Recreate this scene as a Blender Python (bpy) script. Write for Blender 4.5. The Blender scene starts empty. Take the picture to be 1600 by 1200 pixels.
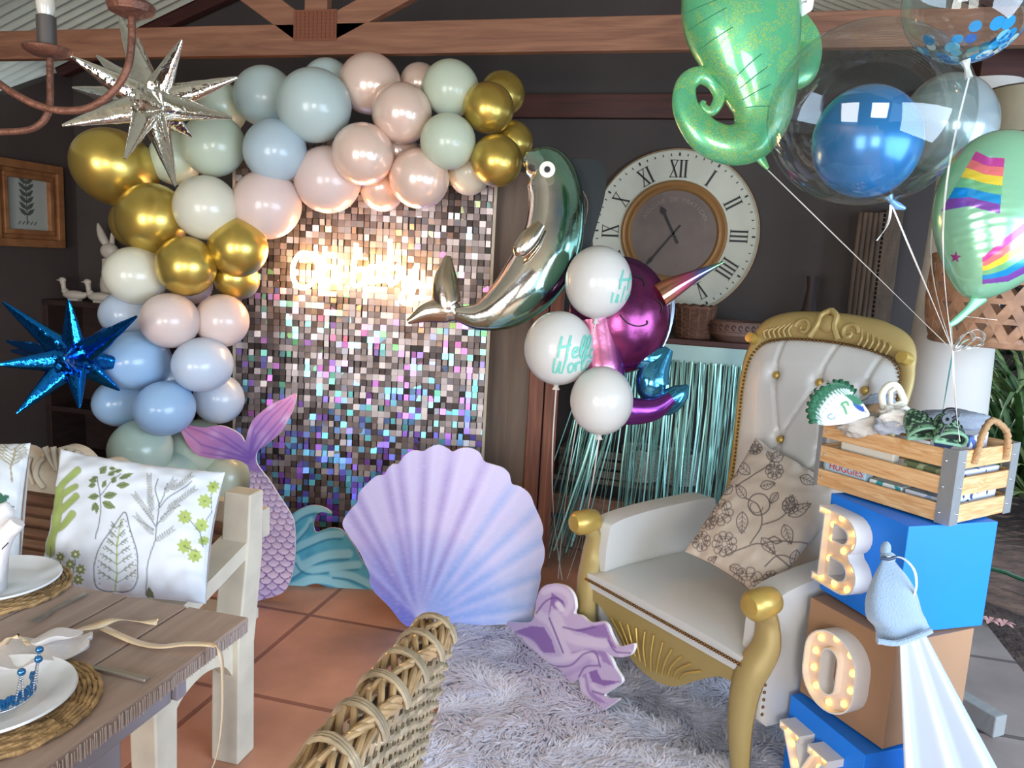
import bpy, bmesh, math, random
import numpy as np
from mathutils import Vector, Matrix, geometry, noise
random.seed(7); rng = np.random.default_rng(7)
S = bpy.context.scene; COL = S.collection
pi = math.pi
# ---------------------------------------------------------------- camera
YAW, PIT, ROLL, FPX = math.radians(14), math.radians(-8.7), math.radians(3.1), 1210.0
CAM = np.array([0., 0., 1.55])
_f = np.array([-math.sin(YAW)*math.cos(PIT), math.cos(YAW)*math.cos(PIT), math.sin(PIT)])
_r0 = np.array([math.cos(YAW), math.sin(YAW), 0.]); _u0 = np.cross(_r0, _f)
_r = _r0*math.cos(ROLL)+_u0*math.sin(ROLL); _u = -_r0*math.sin(ROLL)+_u0*math.cos(ROLL)
cd = bpy.data.cameras.new('camera'); cam = bpy.data.objects.new('camera', cd); COL.objects.link(cam)
cd.sensor_width = 36; cd.lens = FPX/1600*36; cd.clip_start = .02
m = Matrix.Identity(4)
for i in range(3):
    m[i][0], m[i][1], m[i][2], m[i][3] = _r[i], _u[i], -_f[i], CAM[i]
cam.matrix_world = m; S.camera = cam
S.view_settings.view_transform = 'Standard'; S.view_settings.look = 'None'
S.view_settings.gamma = 1; S.view_settings.use_curve_mapping = False
S.view_settings.exposure = -0.06
# measured points of the place: pixel of the photograph + a real distance or plane -> world point
def ray(px, py): return _f+_r*(px-800)/FPX+_u*(600-py)/FPX
def P(px, py, d): return CAM+ray(px, py)*d
def PZ(px, py, z): q = ray(px, py); return CAM+q*(z-CAM[2])/q[2]
def PY(px, py, Y): q = ray(px, py); return CAM+q*(Y-CAM[1])/q[1]
def PX(px, py, X): q = ray(px, py); return CAM+q*(X-CAM[0])/q[0]
def PP(px, py, o, n): q = ray(px, py); return CAM+q*(np.dot(np.array(o)-CAM, n)/np.dot(q, n))
def proj(W):
    v = np.atleast_2d(W)-CAM; d = v@_f
    return np.stack([800+FPX*(v@_r)/d, 600-FPX*(v@_u)/d], 1)
# ---------------------------------------------------------------- world and daylight
W = bpy.data.worlds.new('sky'); S.world = W; W.use_nodes = True
bg = W.node_tree.nodes['Background']; bg.inputs[0].default_value = (.62, .80, 1, 1); bg.inputs[1].default_value = 1.6
def area(name, loc, target, sx, sy, power, color):
    l = bpy.data.lights.new(name, 'AREA'); l.shape = 'RECTANGLE'; l.size = sx; l.size_y = sy; l.energy = power; l.color = color
    o = bpy.data.objects.new(name, l); COL.objects.link(o); o.location = loc
    o.rotation_euler = (Vector(target)-Vector(loc)).to_track_quat('-Z', 'Y').to_euler(); return o
area('daylight_doorway_behind', (-1.5, -2.55, 1.3), (-1.2, 3, .9), 1.6, 2.0, 130, (1, .975, .94))
area('daylight_window_behind', (1.0, -2.55, 1.5), (0, 3, 1.0), 1.3, 1.4, 100, (1, .975, .94))
area('daylight_garden_side', (2.6, .5, 1.25), (-.1, 2.1, .1), 2.6, 1.9, 190, (.62, .78, 1))
sun = bpy.data.lights.new('sun', 'SUN'); sun.energy = 3.0; sun.angle = .02; sun.color = (1, .95, .86)
so = bpy.data.objects.new('sun', sun); COL.objects.link(so); so.rotation_euler = (math.radians(38), math.radians(10), math.radians(-150))
# ---------------------------------------------------------------- materials
def lin(c): return tuple((x/12.92 if x <= .04045 else ((x+.055)/1.055)**2.4) for x in c)
def hx(h): return lin(tuple(int(h[i:i+2], 16)/255 for i in (0, 2, 4)))
def rgb(r, g, b): return (r/255, g/255, b/255)
MATS = {}
def mat(name, color='808080', rough=.5, metal=0., bump=None, var=None, emis=0, attr=False, coat=0, spec=.5,
        transl=0, wood=None, sheen=0, stretch=(1, 1, 1), alpha_glass=None, aniso=0):
    if name in MATS: return MATS[name]
    M = bpy.data.materials.new(name); M.use_nodes = True; nt = M.node_tree; N = nt.nodes; Lk = nt.links
    b = N['Principled BSDF']; c = hx(color) if isinstance(color, str) else color
    b.inputs['Base Color'].default_value = (*c, 1); b.inputs['Roughness'].default_value = rough
    b.inputs['Metallic'].default_value = metal; b.inputs['Specular IOR Level'].default_value = spec
    b.inputs['Coat Weight'].default_value = coat; b.inputs['Coat Roughness'].default_value = .08
    b.inputs['Sheen Weight'].default_value = sheen
    tc = N.new('ShaderNodeTexCoord'); mp = N.new('ShaderNodeMapping'); Lk.new(tc.outputs['Object'], mp.inputs[0]); mp.inputs['Scale'].default_value = stretch
    base = None
    if attr:
        a = N.new('ShaderNodeAttribute'); a.attribute_name = 'Col'; base = a.outputs['Color']
    if wood:
        # wood = (second colour, scale, distortion)
        n = N.new('ShaderNodeTexNoise'); n.inputs['Scale'].default_value = wood[1]; n.inputs['Detail'].default_value = 6; n.inputs['Distortion'].default_value = wood[2]
        Lk.new(mp.outputs[0], n.inputs['Vector']); r = N.new('ShaderNodeValToRGB'); r.color_ramp.elements[0].position = .35; r.color_ramp.elements[1].position = .68
        r.color_ramp.elements[0].color = (*hx(wood[0]), 1); r.color_ramp.elements[1].color = (*c, 1)
        Lk.new(n.outputs['Fac'], r.inputs[0]); base = r.outputs[0]
    if var:
        n = N.new('ShaderNodeTexNoise'); n.inputs['Scale'].default_value = var[0]; n.inputs['Detail'].default_value = 5
        Lk.new(mp.outputs[0], n.inputs['Vector'])
        mr = N.new('ShaderNodeMapRange'); mr.inputs[1].default_value = .3; mr.inputs[2].default_value = .7; mr.inputs[3].default_value = 1-var[1]; mr.inputs[4].default_value = 1+var[1]
        Lk.new(n.outputs['Fac'], mr.inputs[0]); mx = N.new('ShaderNodeMix'); mx.data_type = 'RGBA'; mx.blend_type = 'MULTIPLY'; mx.inputs[0].default_value = 1
        if base: Lk.new(base, mx.inputs[6])
        else: mx.inputs[6].default_value = (*c, 1)
        Lk.new(mr.outputs[0], mx.inputs[7]); base = mx.outputs[2]
    if base: Lk.new(base, b.inputs['Base Color'])
    if bump:
        n = N.new('ShaderNodeTexNoise'); n.inputs['Scale'].default_value = bump[0]; n.inputs['Detail'].default_value = 4
        Lk.new(mp.outputs[0], n.inputs['Vector']); bp = N.new('ShaderNodeBump'); bp.inputs['Strength'].default_value = bump[1]; bp.inputs['Distance'].default_value = bump[2] if len(bump) > 2 else .01
        Lk.new(n.outputs['Fac'], bp.inputs['Height']); Lk.new(bp.outputs[0], b.inputs['Normal'])
    if emis:
        b.inputs['Emission Color'].default_value = (*c, 1); b.inputs['Emission Strength'].default_value = emis
    if transl:
        t = N.new('ShaderNodeBsdfTranslucent'); t.inputs[0].default_value = (*c, 1)
        if base: Lk.new(base, t.inputs[0])
        ms = N.new('ShaderNodeMixShader'); ms.inputs[0].default_value = transl
        Lk.new(b.outputs[0], ms.inputs[1]); Lk.new(t.outputs[0], ms.inputs[2]); Lk.new(ms.outputs[0], N['Material Output'].inputs[0])
    if alpha_glass:
        # clear stretched film: (facing tint, rim tint strength)
        g = N.new('ShaderNodeBsdfGlossy'); g.inputs['Roughness'].default_value = .03
        t = N.new('ShaderNodeBsdfTransparent'); t.inputs[0].default_value = (*hx(alpha_glass[0]), 1)
        lw = N.new('ShaderNodeLayerWeight'); lw.inputs[0].default_value = alpha_glass[1]
        pw = N.new('ShaderNodeMath'); pw.operation = 'MULTIPLY_ADD'; pw.inputs[1].default_value = .42; pw.inputs[2].default_value = .05; pw.use_clamp = True; Lk.new(lw.outputs['Facing'], pw.inputs[0])
        p2 = N.new('ShaderNodeMath'); p2.operation = 'POWER'; p2.inputs[1].default_value = 2.2; Lk.new(pw.outputs[0], p2.inputs[0]); p3 = N.new('ShaderNodeMath'); p3.operation = 'MULTIPLY_ADD'; p3.inputs[1].default_value = 3.6; p3.inputs[2].default_value = .07; Lk.new(p2.outputs[0], p3.inputs[0])
        df = N.new('ShaderNodeBsdfTranslucent'); df.inputs[0].default_value = (.8, .85, .85, 1); gd = N.new('ShaderNodeMixShader'); gd.inputs[0].default_value = .10; Lk.new(g.outputs[0], gd.inputs[1]); Lk.new(df.outputs[0], gd.inputs[2])
        ms = N.new('ShaderNodeMixShader'); Lk.new(p3.outputs[0], ms.inputs[0]); Lk.new(t.outputs[0], ms.inputs[1]); Lk.new(gd.outputs[0], ms.inputs[2])
        Lk.new(ms.outputs[0], N['Material Output'].inputs[0])
    MATS[name] = M; return M
# ---------------------------------------------------------------- mesh builder
ORG = {}
def vv(a): return np.array(a, float)
def unit(a): a = vv(a); return a/(np.linalg.norm(a)+1e-12)
def catmull(pts, k=8, closed=False):
    p = [vv(q) for q in pts]; n = len(p); out = []
    rngs = range(n if closed else n-1)
    for i in rngs:
        if closed: a, b, c, d = p[(i-1) % n], p[i], p[(i+1) % n], p[(i+2) % n]
        else:
            b, c = p[i], p[i+1]; a = p[i-1] if i > 0 else 2*b-c; d = p[i+2] if i+2 < n else 2*c-b
        for j in range(k):
            t = j/k; out.append(.5*((2*b)+(-a+c)*t+(2*a-5*b+4*c-d)*t*t+(-a+3*b-3*c+d)*t**3))
    if not closed: out.append(p[-1])
    return out
class MB:
    def __init__(s): s.v = []; s.f = []; s.c = None; s.mi = []
    def add(s, v, f):
        o = len(s.v); s.v.extend([tuple(map(float, q)) for q in v]); s.f.extend([tuple(o+i for i in q) for q in f]); return s
    def box(s, c, size, ax=None):
        ax = ax if ax is not None else ((1, 0, 0), (0, 1, 0), (0, 0, 1)); a = [vv(ax[i])*size[i]/2 for i in range(3)]; c = vv(c)
        v = [c+i*a[0]+j*a[1]+k*a[2] for i in (-1, 1) for j in (-1, 1) for k in (-1, 1)]
        return s.add(v, [(0, 1, 3, 2), (4, 6, 7, 5), (0, 4, 5, 1), (2, 3, 7, 6), (0, 2, 6, 4), (1, 5, 7, 3)])
    def bar(s, p, q, w, h, up=(0, 0, 1)):
        p, q = vv(p), vv(q); d = unit(q-p); up = vv(up)
        if abs(np.dot(d, up)) > .98: up = vv((0, 1, 0))
        sx = unit(np.cross(d, up)); u = np.cross(sx, d)
        return s.box((p+q)/2, (np.linalg.norm(q-p), w, h), (d, sx, u))
    def tube(s, pts, rad, n=10, flat=1., ref=None, cap=True, twist=0.):
        pts = [vv(p) for p in pts]; m_ = len(pts)
        if not hasattr(rad, '__len__'): rad = [rad]*m_
        ref = vv(ref) if ref is not None else None; rings = []; prev = None
        for i in range(m_):
            t = unit(pts[min(i+1, m_-1)]-pts[max(i-1, 0)])
            if ref is not None: a = ref-t*np.dot(ref, t)
            elif prev is None: a = np.cross(t, (0, 0, 1)) if abs(t[2]) < .9 else np.cross(t, (0, 1, 0))
            else: a = prev-t*np.dot(prev, t)
            a = unit(a); b = np.cross(t, a); prev = a; r_ = rad[i]
            rings.append([pts[i]+a*math.cos(2*pi*k/n+twist*i)*r_*flat+b*math.sin(2*pi*k/n+twist*i)*r_ for k in range(n)])
        v = [q for r_ in rings for q in r_]; f = []
        for i in range(m_-1):
            for k in range(n): f.append((i*n+k, i*n+(k+1) % n, (i+1)*n+(k+1) % n, (i+1)*n+k))
        if cap: f.append(tuple(range(n-1, -1, -1))); f.append(tuple((m_-1)*n+k for k in range(n)))
        return s.add(v, f)
    def lathe(s, prof, n=24, o=(0, 0, 0), ax=None, closed=False):
        ax = ax if ax is not None else ((1, 0, 0), (0, 1, 0), (0, 0, 1)); X, Y, Z = [vv(a) for a in ax]; o = vv(o); v = []; f = []
        for r_, z in prof:
            for k in range(n): v.append(o+X*r_*math.cos(2*pi*k/n)+Y*r_*math.sin(2*pi*k/n)+Z*z)
        m_ = len(prof)
        for i in range(m_ if closed else m_-1):
            for k in range(n): j = (i+1) % m_; f.append((i*n+k, i*n+(k+1) % n, j*n+(k+1) % n, j*n+k))
        if not closed:
            if prof[0][0] > 1e-6: f.append(tuple(range(n-1, -1, -1)))
            if prof[-1][0] > 1e-6: f.append(tuple((m_-1)*n+k for k in range(n)))
        return s.add(v, f)
    def ball(s, c, r_, nu=16, nv=10, ax=None):
        if not hasattr(r_, '__len__'): r_ = (r_,)*3
        ax = ax if ax is not None else ((1, 0, 0), (0, 1, 0), (0, 0, 1)); c = vv(c); v = []; f = []
        for i in range(nv+1):
            th = pi*i/nv
            for k in range(nu):
                ph = 2*pi*k/nu; v.append(c+vv(ax[0])*r_[0]*math.sin(th)*math.cos(ph)+vv(ax[1])*r_[1]*math.sin(th)*math.sin(ph)-vv(ax[2])*r_[2]*math.cos(th))
        for i in range(nv):
            for k in range(nu): f.append((i*nu+k, i*nu+(k+1) % nu, (i+1)*nu+(k+1) % nu, (i+1)*nu+k))
        return s.add(v, f)
    def ribbon(s, pts, w, side, thick=.0012):
        pts = [vv(p) for p in pts]; m_ = len(pts); W_ = w if hasattr(w, '__len__') else [w]*m_; v = []; f = []
        for i in range(m_):
            sd = vv(side[i]) if hasattr(side[0], '__len__') else vv(side); sd = unit(sd); t = unit(pts[min(i+1, m_-1)]-pts[max(i-1, 0)]); nn = unit(np.cross(t, sd))*thick/2
            v += [pts[i]-sd*W_[i]/2+nn, pts[i]+sd*W_[i]/2+nn, pts[i]+sd*W_[i]/2-nn, pts[i]-sd*W_[i]/2-nn]
        for i in range(m_-1):
            for k in range(4): f.append((i*4+k, i*4+(k+1) % 4, i*4+4+(k+1) % 4, i*4+4+k))
        f += [(3, 2, 1, 0), tuple(4*(m_-1)+k for k in range(4))]
        return s.add(v, f)
    def prism(s, loops, o, X, Y, N_, d0, d1):
        # loops: outer outline first, then holes, 2-D points in the frame (o, X, Y)
        o, X, Y, N_ = vv(o), vv(X), vv(Y), vv(N_)
        tri = geometry.tessellate_polygon([[Vector((q[0], q[1], 0)) for q in L] for L in loops])
        flat = [q for L in loops for q in L]; n = len(flat)
        v = [o+X*q[0]+Y*q[1]+N_*d0 for q in flat]+[o+X*q[0]+Y*q[1]+N_*d1 for q in flat]
        f = [tuple(t[::-1]) for t in tri]+[tuple(n+i for i in t) for t in tri]; k = 0
        for L in loops:
            for i in range(len(L)): j = (i+1) % len(L); f.append((k+i, k+j, n+k+j, n+k+i))
            k += len(L)
        return s.add(v, f)
    def build(s, name, material, parent=None, smooth=True, bevel=0, sub=0, auto=None):
        me = bpy.data.meshes.new(name); V = np.array(s.v, float)
        if parent is None:
            lo, hi = V.min(0), V.max(0); org = vv(((lo[0]+hi[0])/2, (lo[1]+hi[1])/2, lo[2]))
        else: org = ORG[parent.name]
        V2 = V-org
        me.from_pydata([tuple(q) for q in V2], [], s.f)
        if s.c is not None:
            a = me.color_attributes.new('Col', 'FLOAT_COLOR', 'POINT'); C_ = np.clip(np.array(s.c), 0, 1)
            C_ = np.where(C_ <= .04045, C_/12.92, ((C_+.055)/1.055)**2.4)
            a.data.foreach_set('color', np.hstack([C_, np.ones((len(C_), 1))]).astype(np.float32).ravel())
        bm = bmesh.new(); bm.from_mesh(me); bmesh.ops.recalc_face_normals(bm, faces=bm.faces); bm.to_mesh(me); bm.free()
        me.materials.append(material)
        o = bpy.data.objects.new(name, me); COL.objects.link(o)
        if parent is None: o.location = org
        else: o.parent = parent
        ORG[o.name] = org
        if smooth:
            for p in me.polygons: p.use_smooth = True
            if auto is None: auto = 40
            try:
                me.set_sharp_from_angle(angle=math.radians(auto))
            except Exception: pass
        if bevel:
            b = o.modifiers.new('bevel', 'BEVEL'); b.width = bevel; b.segments = 2; b.limit_method = 'ANGLE'
        if sub:
            b = o.modifiers.new('sub', 'SUBSURF'); b.levels = sub; b.render_levels = sub
        return o
def tag(o, label, cat, group=None, kind=None):
    o['label'] = label; o['category'] = cat
    if group: o['group'] = group
    if kind: o['kind'] = kind
    return o
def struct(o): o['kind'] = 'structure'; return o
def thing(name, loc, label, cat, group=None):
    o = bpy.data.objects.new(name, None); COL.objects.link(o); o.location = tuple(loc); ORG[o.name] = vv(loc); o.empty_display_size = .05
    return tag(o, label, cat, group)
def copy_tree(o, loc=None, parent=None):
    c = o.copy(); COL.objects.link(c)
    if parent: c.parent = parent
    for ch in o.children: copy_tree(ch, None, c)
    if loc is not None: c.location = tuple(loc)
    ORG[c.name] = vv(c.location); return c
# ---------------------------------------------------------------- painting on dense surfaces
def seg_dist(pts, poly):
    d = np.full(len(pts), 1e9); par = np.zeros(len(pts)); L = 0; poly = [vv(q) for q in poly]
    for a, b in zip(poly[:-1], poly[1:]):
        ab = b-a; l2 = ab@ab+1e-9; t = np.clip(((pts-a)@ab)/l2, 0, 1); q = np.linalg.norm(pts-(a+t[:, None]*ab), axis=1)
        m_ = q < d; d[m_] = q[m_]; par[m_] = (L+t*math.sqrt(l2))[m_]; L += math.sqrt(l2)
    return d, par/max(L, 1e-6)
def inpoly(pts, poly):
    x, y = pts[:, 0], pts[:, 1]; c = np.zeros(len(pts), bool); n = len(poly)
    for i in range(n):
        x1, y1 = poly[i]; x2, y2 = poly[(i+1) % n]
        if y1 == y2: continue
        k = ((y1 > y) != (y2 > y)) & (x < (x2-x1)*(y-y1)/(y2-y1)+x1); c ^= k
    return c
class Paint:
    def __init__(s, pts, base): s.p = pts; s.c = np.tile(np.array(base, float), (len(pts), 1))
    def mix(s, a, col): a = np.clip(a, 0, 1)[:, None]; s.c = s.c*(1-a)+np.array(col)*a; return s
    def line(s, poly, w, col, soft=.8, a=1., taper=False):
        lo = np.min(poly, 0)-w-2; hi = np.max(poly, 0)+w+2; k = np.where(np.all((s.p > lo) & (s.p < hi), 1))[0]
        if not len(k): return s
        d, t = seg_dist(s.p[k], poly); ww = w*(1-.85*t) if taper else w
        al = np.clip((ww-d)/soft+.5, 0, 1)*a; s.c[k] = s.c[k]*(1-al[:, None])+np.array(col)*al[:, None]; return s
    def poly(s, pl, col, a=1.):
        lo = np.min(pl, 0); hi = np.max(pl, 0); k = np.where(np.all((s.p >= lo) & (s.p <= hi), 1))[0]
        k = k[inpoly(s.p[k], pl)] if len(k) else k; s.c[k] = s.c[k]*(1-a)+np.array(col)*a; return s
    def ell(s, cx, cy, rx, ry, ang, col, a=1.):
        d = s.p-np.array((cx, cy)); ca, sa = math.cos(ang), math.sin(ang); u = (d[:, 0]*ca+d[:, 1]*sa)/rx; v = (-d[:, 0]*sa+d[:, 1]*ca)/ry
        k = u*u+v*v < 1; s.c[k] = s.c[k]*(1-a)+np.array(col)*a; return s
def leafshape(x, y, L, w, ang, n=8):
    o = []
    for k in range(n+1): t = k/n; o.append((t*L, w*math.sin(pi*t**.8)))
    for k in range(n-1, 0, -1): t = k/n; o.append((t*L, -w*math.sin(pi*t**.8)))
    ca, sa = math.cos(ang), math.sin(ang); return [(x+a*ca-b*sa, y+a*sa+b*ca) for a, b in o]
def vnoise(p, sc, seed=0):
    return np.array([noise.noise(Vector((q[0]*sc, q[1]*sc, seed))) for q in p])
def sheet(outline, o, X, Y, N_, sp, thick, colfn=None, hfn=None, back=True):
    """dense front face filling an outline (metres in frame o, X, Y) with paint and relief, plus edge and back"""
    o, X, Y, N_ = vv(o), vv(X), vv(Y), vv(N_); out = [vv(q) for q in outline]; D = []
    for i, q in enumerate(out):
        r_ = out[(i+1) % len(out)]; k = max(1, int(np.linalg.norm(r_-q)/sp))
        for j in range(k): D.append(q+(r_-q)*j/k)
    n = len(D); D = np.array(D); lo, hi = D.min(0), D.max(0)
    gx = np.arange(lo[0], hi[0], sp); gy = np.arange(lo[1], hi[1], sp*.87); G = []
    for j, y in enumerate(gy): G.append(np.stack([gx+(sp/2 if j % 2 else 0), np.full(len(gx), y)], 1))
    G = np.concatenate(G); G = G[inpoly(G, D)]
    if len(G):
        d, _ = seg_dist(G, list(D)+[D[0]]); G = G[d > sp*.45]
    A = np.concatenate([D, G]) if len(G) else D
    r_ = geometry.delaunay_2d_cdt([Vector(q) for q in A], [], [list(range(n))], 1, 1e-7)
    pts = np.array([tuple(q) for q in r_[0]]); h = hfn(pts) if hfn else np.zeros(len(pts))
    b = MB(); b.add(o+pts[:, :1]*X+pts[:, 1:]*Y+h[:, None]*N_, [tuple(t) for t in r_[2]])
    C_ = colfn(pts, o+pts[:, :1]*X+pts[:, 1:]*Y) if colfn else None
    if back:
        k0 = len(b.v); hD = hfn(D) if hfn else np.zeros(n)
        fr = o+D[:, :1]*X+D[:, 1:]*Y+hD[:, None]*N_; bk = o+D[:, :1]*X+D[:, 1:]*Y-thick*N_
        tri = geometry.tessellate_polygon([[Vector((q[0], q[1], 0)) for q in D]])
        b.add(np.concatenate([fr, bk]), [(i, (i+1) % n, n+(i+1) % n, n+i) for i in range(n)]+[tuple(n+i for i in t) for t in tri])
        if C_ is not None:
            C_ = np.concatenate([C_, np.tile((.93, .93, .95), (2*n, 1))])
    b.c = C_; return b
def board(name, outline_px, o, N_, X, colfn, material, thick=.012, sp=.0045, smooth_k=4):
    N_ = unit(N_); X = unit(vv(X)-N_*np.dot(X, N_)); Y = np.cross(N_, X); Y = Y if Y[2] > 0 else -Y
    pl = catmull([(a, b) for a, b in outline_px], smooth_k, True) if smooth_k else outline_px; L = []
    for q in pl: w = PP(q[0], q[1], o, N_)-vv(o); L.append((w@X, w@Y))
    b = sheet(L, o, X, Y, N_, sp, thick, lambda p, w: colfn(proj(w)))
    return b.build(name, material, None, True, auto=30)
def text_mesh(body, size, o, X, Y, N_, depth=.001, align='CENTER', shear=0):
    cu = bpy.data.curves.new('t', 'FONT'); cu.body = body; cu.size = size; cu.extrude = depth/2; cu.align_x = align; cu.align_y = 'CENTER'; cu.shear = shear
    ob = bpy.data.objects.new('t', cu); COL.objects.link(ob); dg = bpy.context.evaluated_depsgraph_get(); me = bpy.data.meshes.new_from_object(ob.evaluated_get(dg))
    v = [vv(o)+vv(X)*q.co.x+vv(Y)*q.co.y+vv(N_)*q.co.z for q in me.vertices]; f = [tuple(p.vertices) for p in me.polygons]
    bpy.data.objects.remove(ob); bpy.data.curves.remove(cu); bpy.data.meshes.remove(me); return v, f
# ================================================================= THE SETTING
XA, YA, ZA = vv((1, 0, 0)), vv((0, 1, 0)), vv((0, 0, 1))
def tile_mat(name, c1, c2, mort, w, h, ox, oy, ms=.012, off=0.):
    M = bpy.data.materials.new(name); M.use_nodes = True; N = M.node_tree.nodes; L = M.node_tree.links; b = N['Principled BSDF']
    g = N.new('ShaderNodeNewGeometry'); mp = N.new('ShaderNodeMapping'); mp.inputs['Location'].default_value = (-ox, -oy, 0); L.new(g.outputs['Position'], mp.inputs[0])
    t = N.new('ShaderNodeTexBrick'); t.offset = off; t.inputs['Scale'].default_value = 1; t.inputs['Brick Width'].default_value = w; t.inputs['Row Height'].default_value = h
    t.inputs['Mortar Size'].default_value = ms; t.inputs['Mortar Smooth'].default_value = .3; t.inputs['Color1'].default_value = (*hx(c1), 1); t.inputs['Color2'].default_value = (*hx(c2), 1); t.inputs['Mortar'].default_value = (*hx(mort), 1)
    L.new(mp.outputs[0], t.inputs[0]); n = N.new('ShaderNodeTexNoise'); n.inputs['Scale'].default_value = 3.5; n.inputs['Detail'].default_value = 7; L.new(g.outputs['Position'], n.inputs[0])
    mr = N.new('ShaderNodeMapRange'); mr.inputs[1].default_value = .25; mr.inputs[2].default_value = .75; mr.inputs[3].default_value = .72; mr.inputs[4].default_value = 1.25; L.new(n.outputs['Fac'], mr.inputs[0])
    mx = N.new('ShaderNodeMix'); mx.data_type = 'RGBA'; mx.blend_type = 'MULTIPLY'; mx.inputs[0].default_value = 1; L.new(t.outputs['Color'], mx.inputs[6]); L.new(mr.outputs[0], mx.inputs[7]); L.new(mx.outputs[2], b.inputs['Base Color'])
    b.inputs['Roughness'].default_value = .5; bp = N.new('ShaderNodeBump'); bp.inputs['Strength'].default_value = .6; bp.inputs['Distance'].default_value = .004; bp.invert = True; L.new(t.outputs['Fac'], bp.inputs['Height']); L.new(bp.outputs[0], b.inputs['Normal']); return M
M_tile = tile_mat('terracotta tiles', 'bf8b70', 'b58068', '8c5a48', .625, .625, -1.57, 2.255)
M_pave = tile_mat('garden pavers', '8f807a', '847672', '5a504c', .44, .63, .97, 2.9, .014)
M_wall = mat('charcoal plaster', '4a4340', .85, var=(2.5, .12), bump=(60, .15))
M_wallL = mat('warm charcoal plaster', '524745', .85, var=(2.5, .1))
M_beam = mat('brown stained timber', '93664c', .55, wood=('784e3a', 3, 1.5), stretch=(.6, 8, 8), bump=(14, .15))
M_beam2 = mat('dark red timber', '542c24', .6, wood=('40211c', 3, 1.5), stretch=(.6, 8, 8))
M_postw = mat('orange brown post timber', '8d5235', .5, wood=('623423', 3, 2), stretch=(6, 6, .7), bump=(14, .15))
M_zinc = mat('corrugated pale sheet', 'cdd0c0', .45, var=(4, .12))
M_white = mat('white column paint', 'cac6be', .7, var=(3, .05))
struct(MB().box((-2.31, 1.0, -.05), (6.58, 7.4, .1)).build('floor', M_tile, smooth=False))
M_soil = mat('brown garden soil', '4b3a33', .95, var=(9, .55), bump=(25, 1, .05))
struct(MB().box((6.2, 4.0, -.17), (9.99, 16, .2)).build('garden_ground', M_soil, smooth=False))
struct(MB().box((1.19, 1.4, -.035), (.40, 6.4, .07)).build('garden_path', M_pave, smooth=False))
# walls: the back gable, the left wall, the wall with doorway and window behind the camera
bw = MB().prism([[(-4.45, 0), (1.25, 0), (1.25, 2.62), (-1.55, 3.75), (-4.45, 2.68)]], (0, 4.6, 0), XA, ZA, YA, 0, .12)
struct(bw.build('wall_back', M_wall, smooth=False))
lw = MB().prism([[(-3, 0), (4.6, 0), (4.6, 2.70), (4.05, 2.42), (-3, 2.42)]], (-4.35, 0, 0), YA, ZA, -XA, 0, .12)
struct(lw.build('wall_left', M_wallL, smooth=False))
rw = MB()
for x0, x1, z0, z1 in ((-4.4, -2.3, 0, 3.2), (-2.3, -.7, 2.3, 3.2), (-.7, .35, 0, 3.2), (.35, 1.65, 0, .8), (.35, 1.65, 2.2, 3.2), (1.65, 1.95, 0, 3.2)):
    rw.box(((x0+x1)/2, -2.66, (z0+z1)/2), (x1-x0, .12, z1-z0))
struct(rw.build('wall_rear', mat('rear wall paint', '6b5a4e', .8), smooth=False))
# corrugated roof: sine profile, slopes falling to left and right of the ridge
def roof(name, x0, z0, x1, z1):
    b = MB(); ys = np.arange(-2.9, 4.75, .0189); n = len(ys); v = []
    for x, z in ((x0, z0), (x1, z1)):
        for k, y in enumerate(ys): v.append((x, y, z+.017*math.cos(2*pi*k/4)))
    b.add(v, [(i, i+1, n+i+1, n+i) for i in range(n-1)]); return struct(b.build(name, M_zinc))
roof('ceiling', -6.2, 2.03, -1.55, 3.74); roof('ceiling', 2.6, 2.12, -1.55, 3.74)
# truss over the party corner: tie beam, king post, braces and toothed plate
YT = 3.3
struct(MB().box((-1.35, YT, 2.493), (6.6, .045, .132)).build('trim_1', M_beam, smooth=False, bevel=.003))
struct(MB().bar((-1.80, YT, 2.55), (-1.80, YT, 3.62), .11, .045, up=(0, 1, 0)).build('trim_2', M_beam, smooth=False, bevel=.003))
struct(MB().bar((-1.88, YT, 2.54), (-2.75, YT, 3.1), .045, .11, up=(1, 0, 0)).build('trim_3', M_beam, smooth=False, bevel=.003))
struct(MB().bar((-1.72, YT, 2.54), (-.45, YT, 3.12), .045, .11, up=(1, 0, 0)).build('trim_4', M_beam, smooth=False, bevel=.003))
struct(MB().bar((-5.0, YT+.045, 2.36), (-1.6, YT+.045, 3.62), .045, .13, up=(1, 0, 0)).build('trim_5', M_beam2, smooth=False, bevel=.003))
struct(MB().bar((1.6, YT+.045, 2.36), (-1.6, YT+.045, 3.62), .045, .13, up=(1, 0, 0)).build('trim_6', M_beam2, smooth=False, bevel=.003))
gp = MB().box((-1.80, YT-.026, 2.55), (.21, .002, .13))
for i in range(10):
    for j in range(8): gp.box((-1.89+i*.0205, YT-.03, 2.5+j*.0145), (.003, .006, .009))
struct(gp.build('trim_7', mat('rust stained nail plate', '7d4a35', .6, .2), smooth=False))
struct(MB().box((.35, 4.56, 2.468), (3.3, .05, .13)).build('trim_8', M_beam2, smooth=False, bevel=.003))
struct(MB().bar((-4.4, 4.53, 2.70), (-1.55, 4.53, 3.70), .05, .14, up=(1, 0, 0)).build('trim_9', M_beam2, smooth=False))
struct(MB().box((1.55, 1.6, 2.42), (.06, 6.2, .2)).build('trim_10', M_beam2, smooth=False, bevel=.003))
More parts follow.
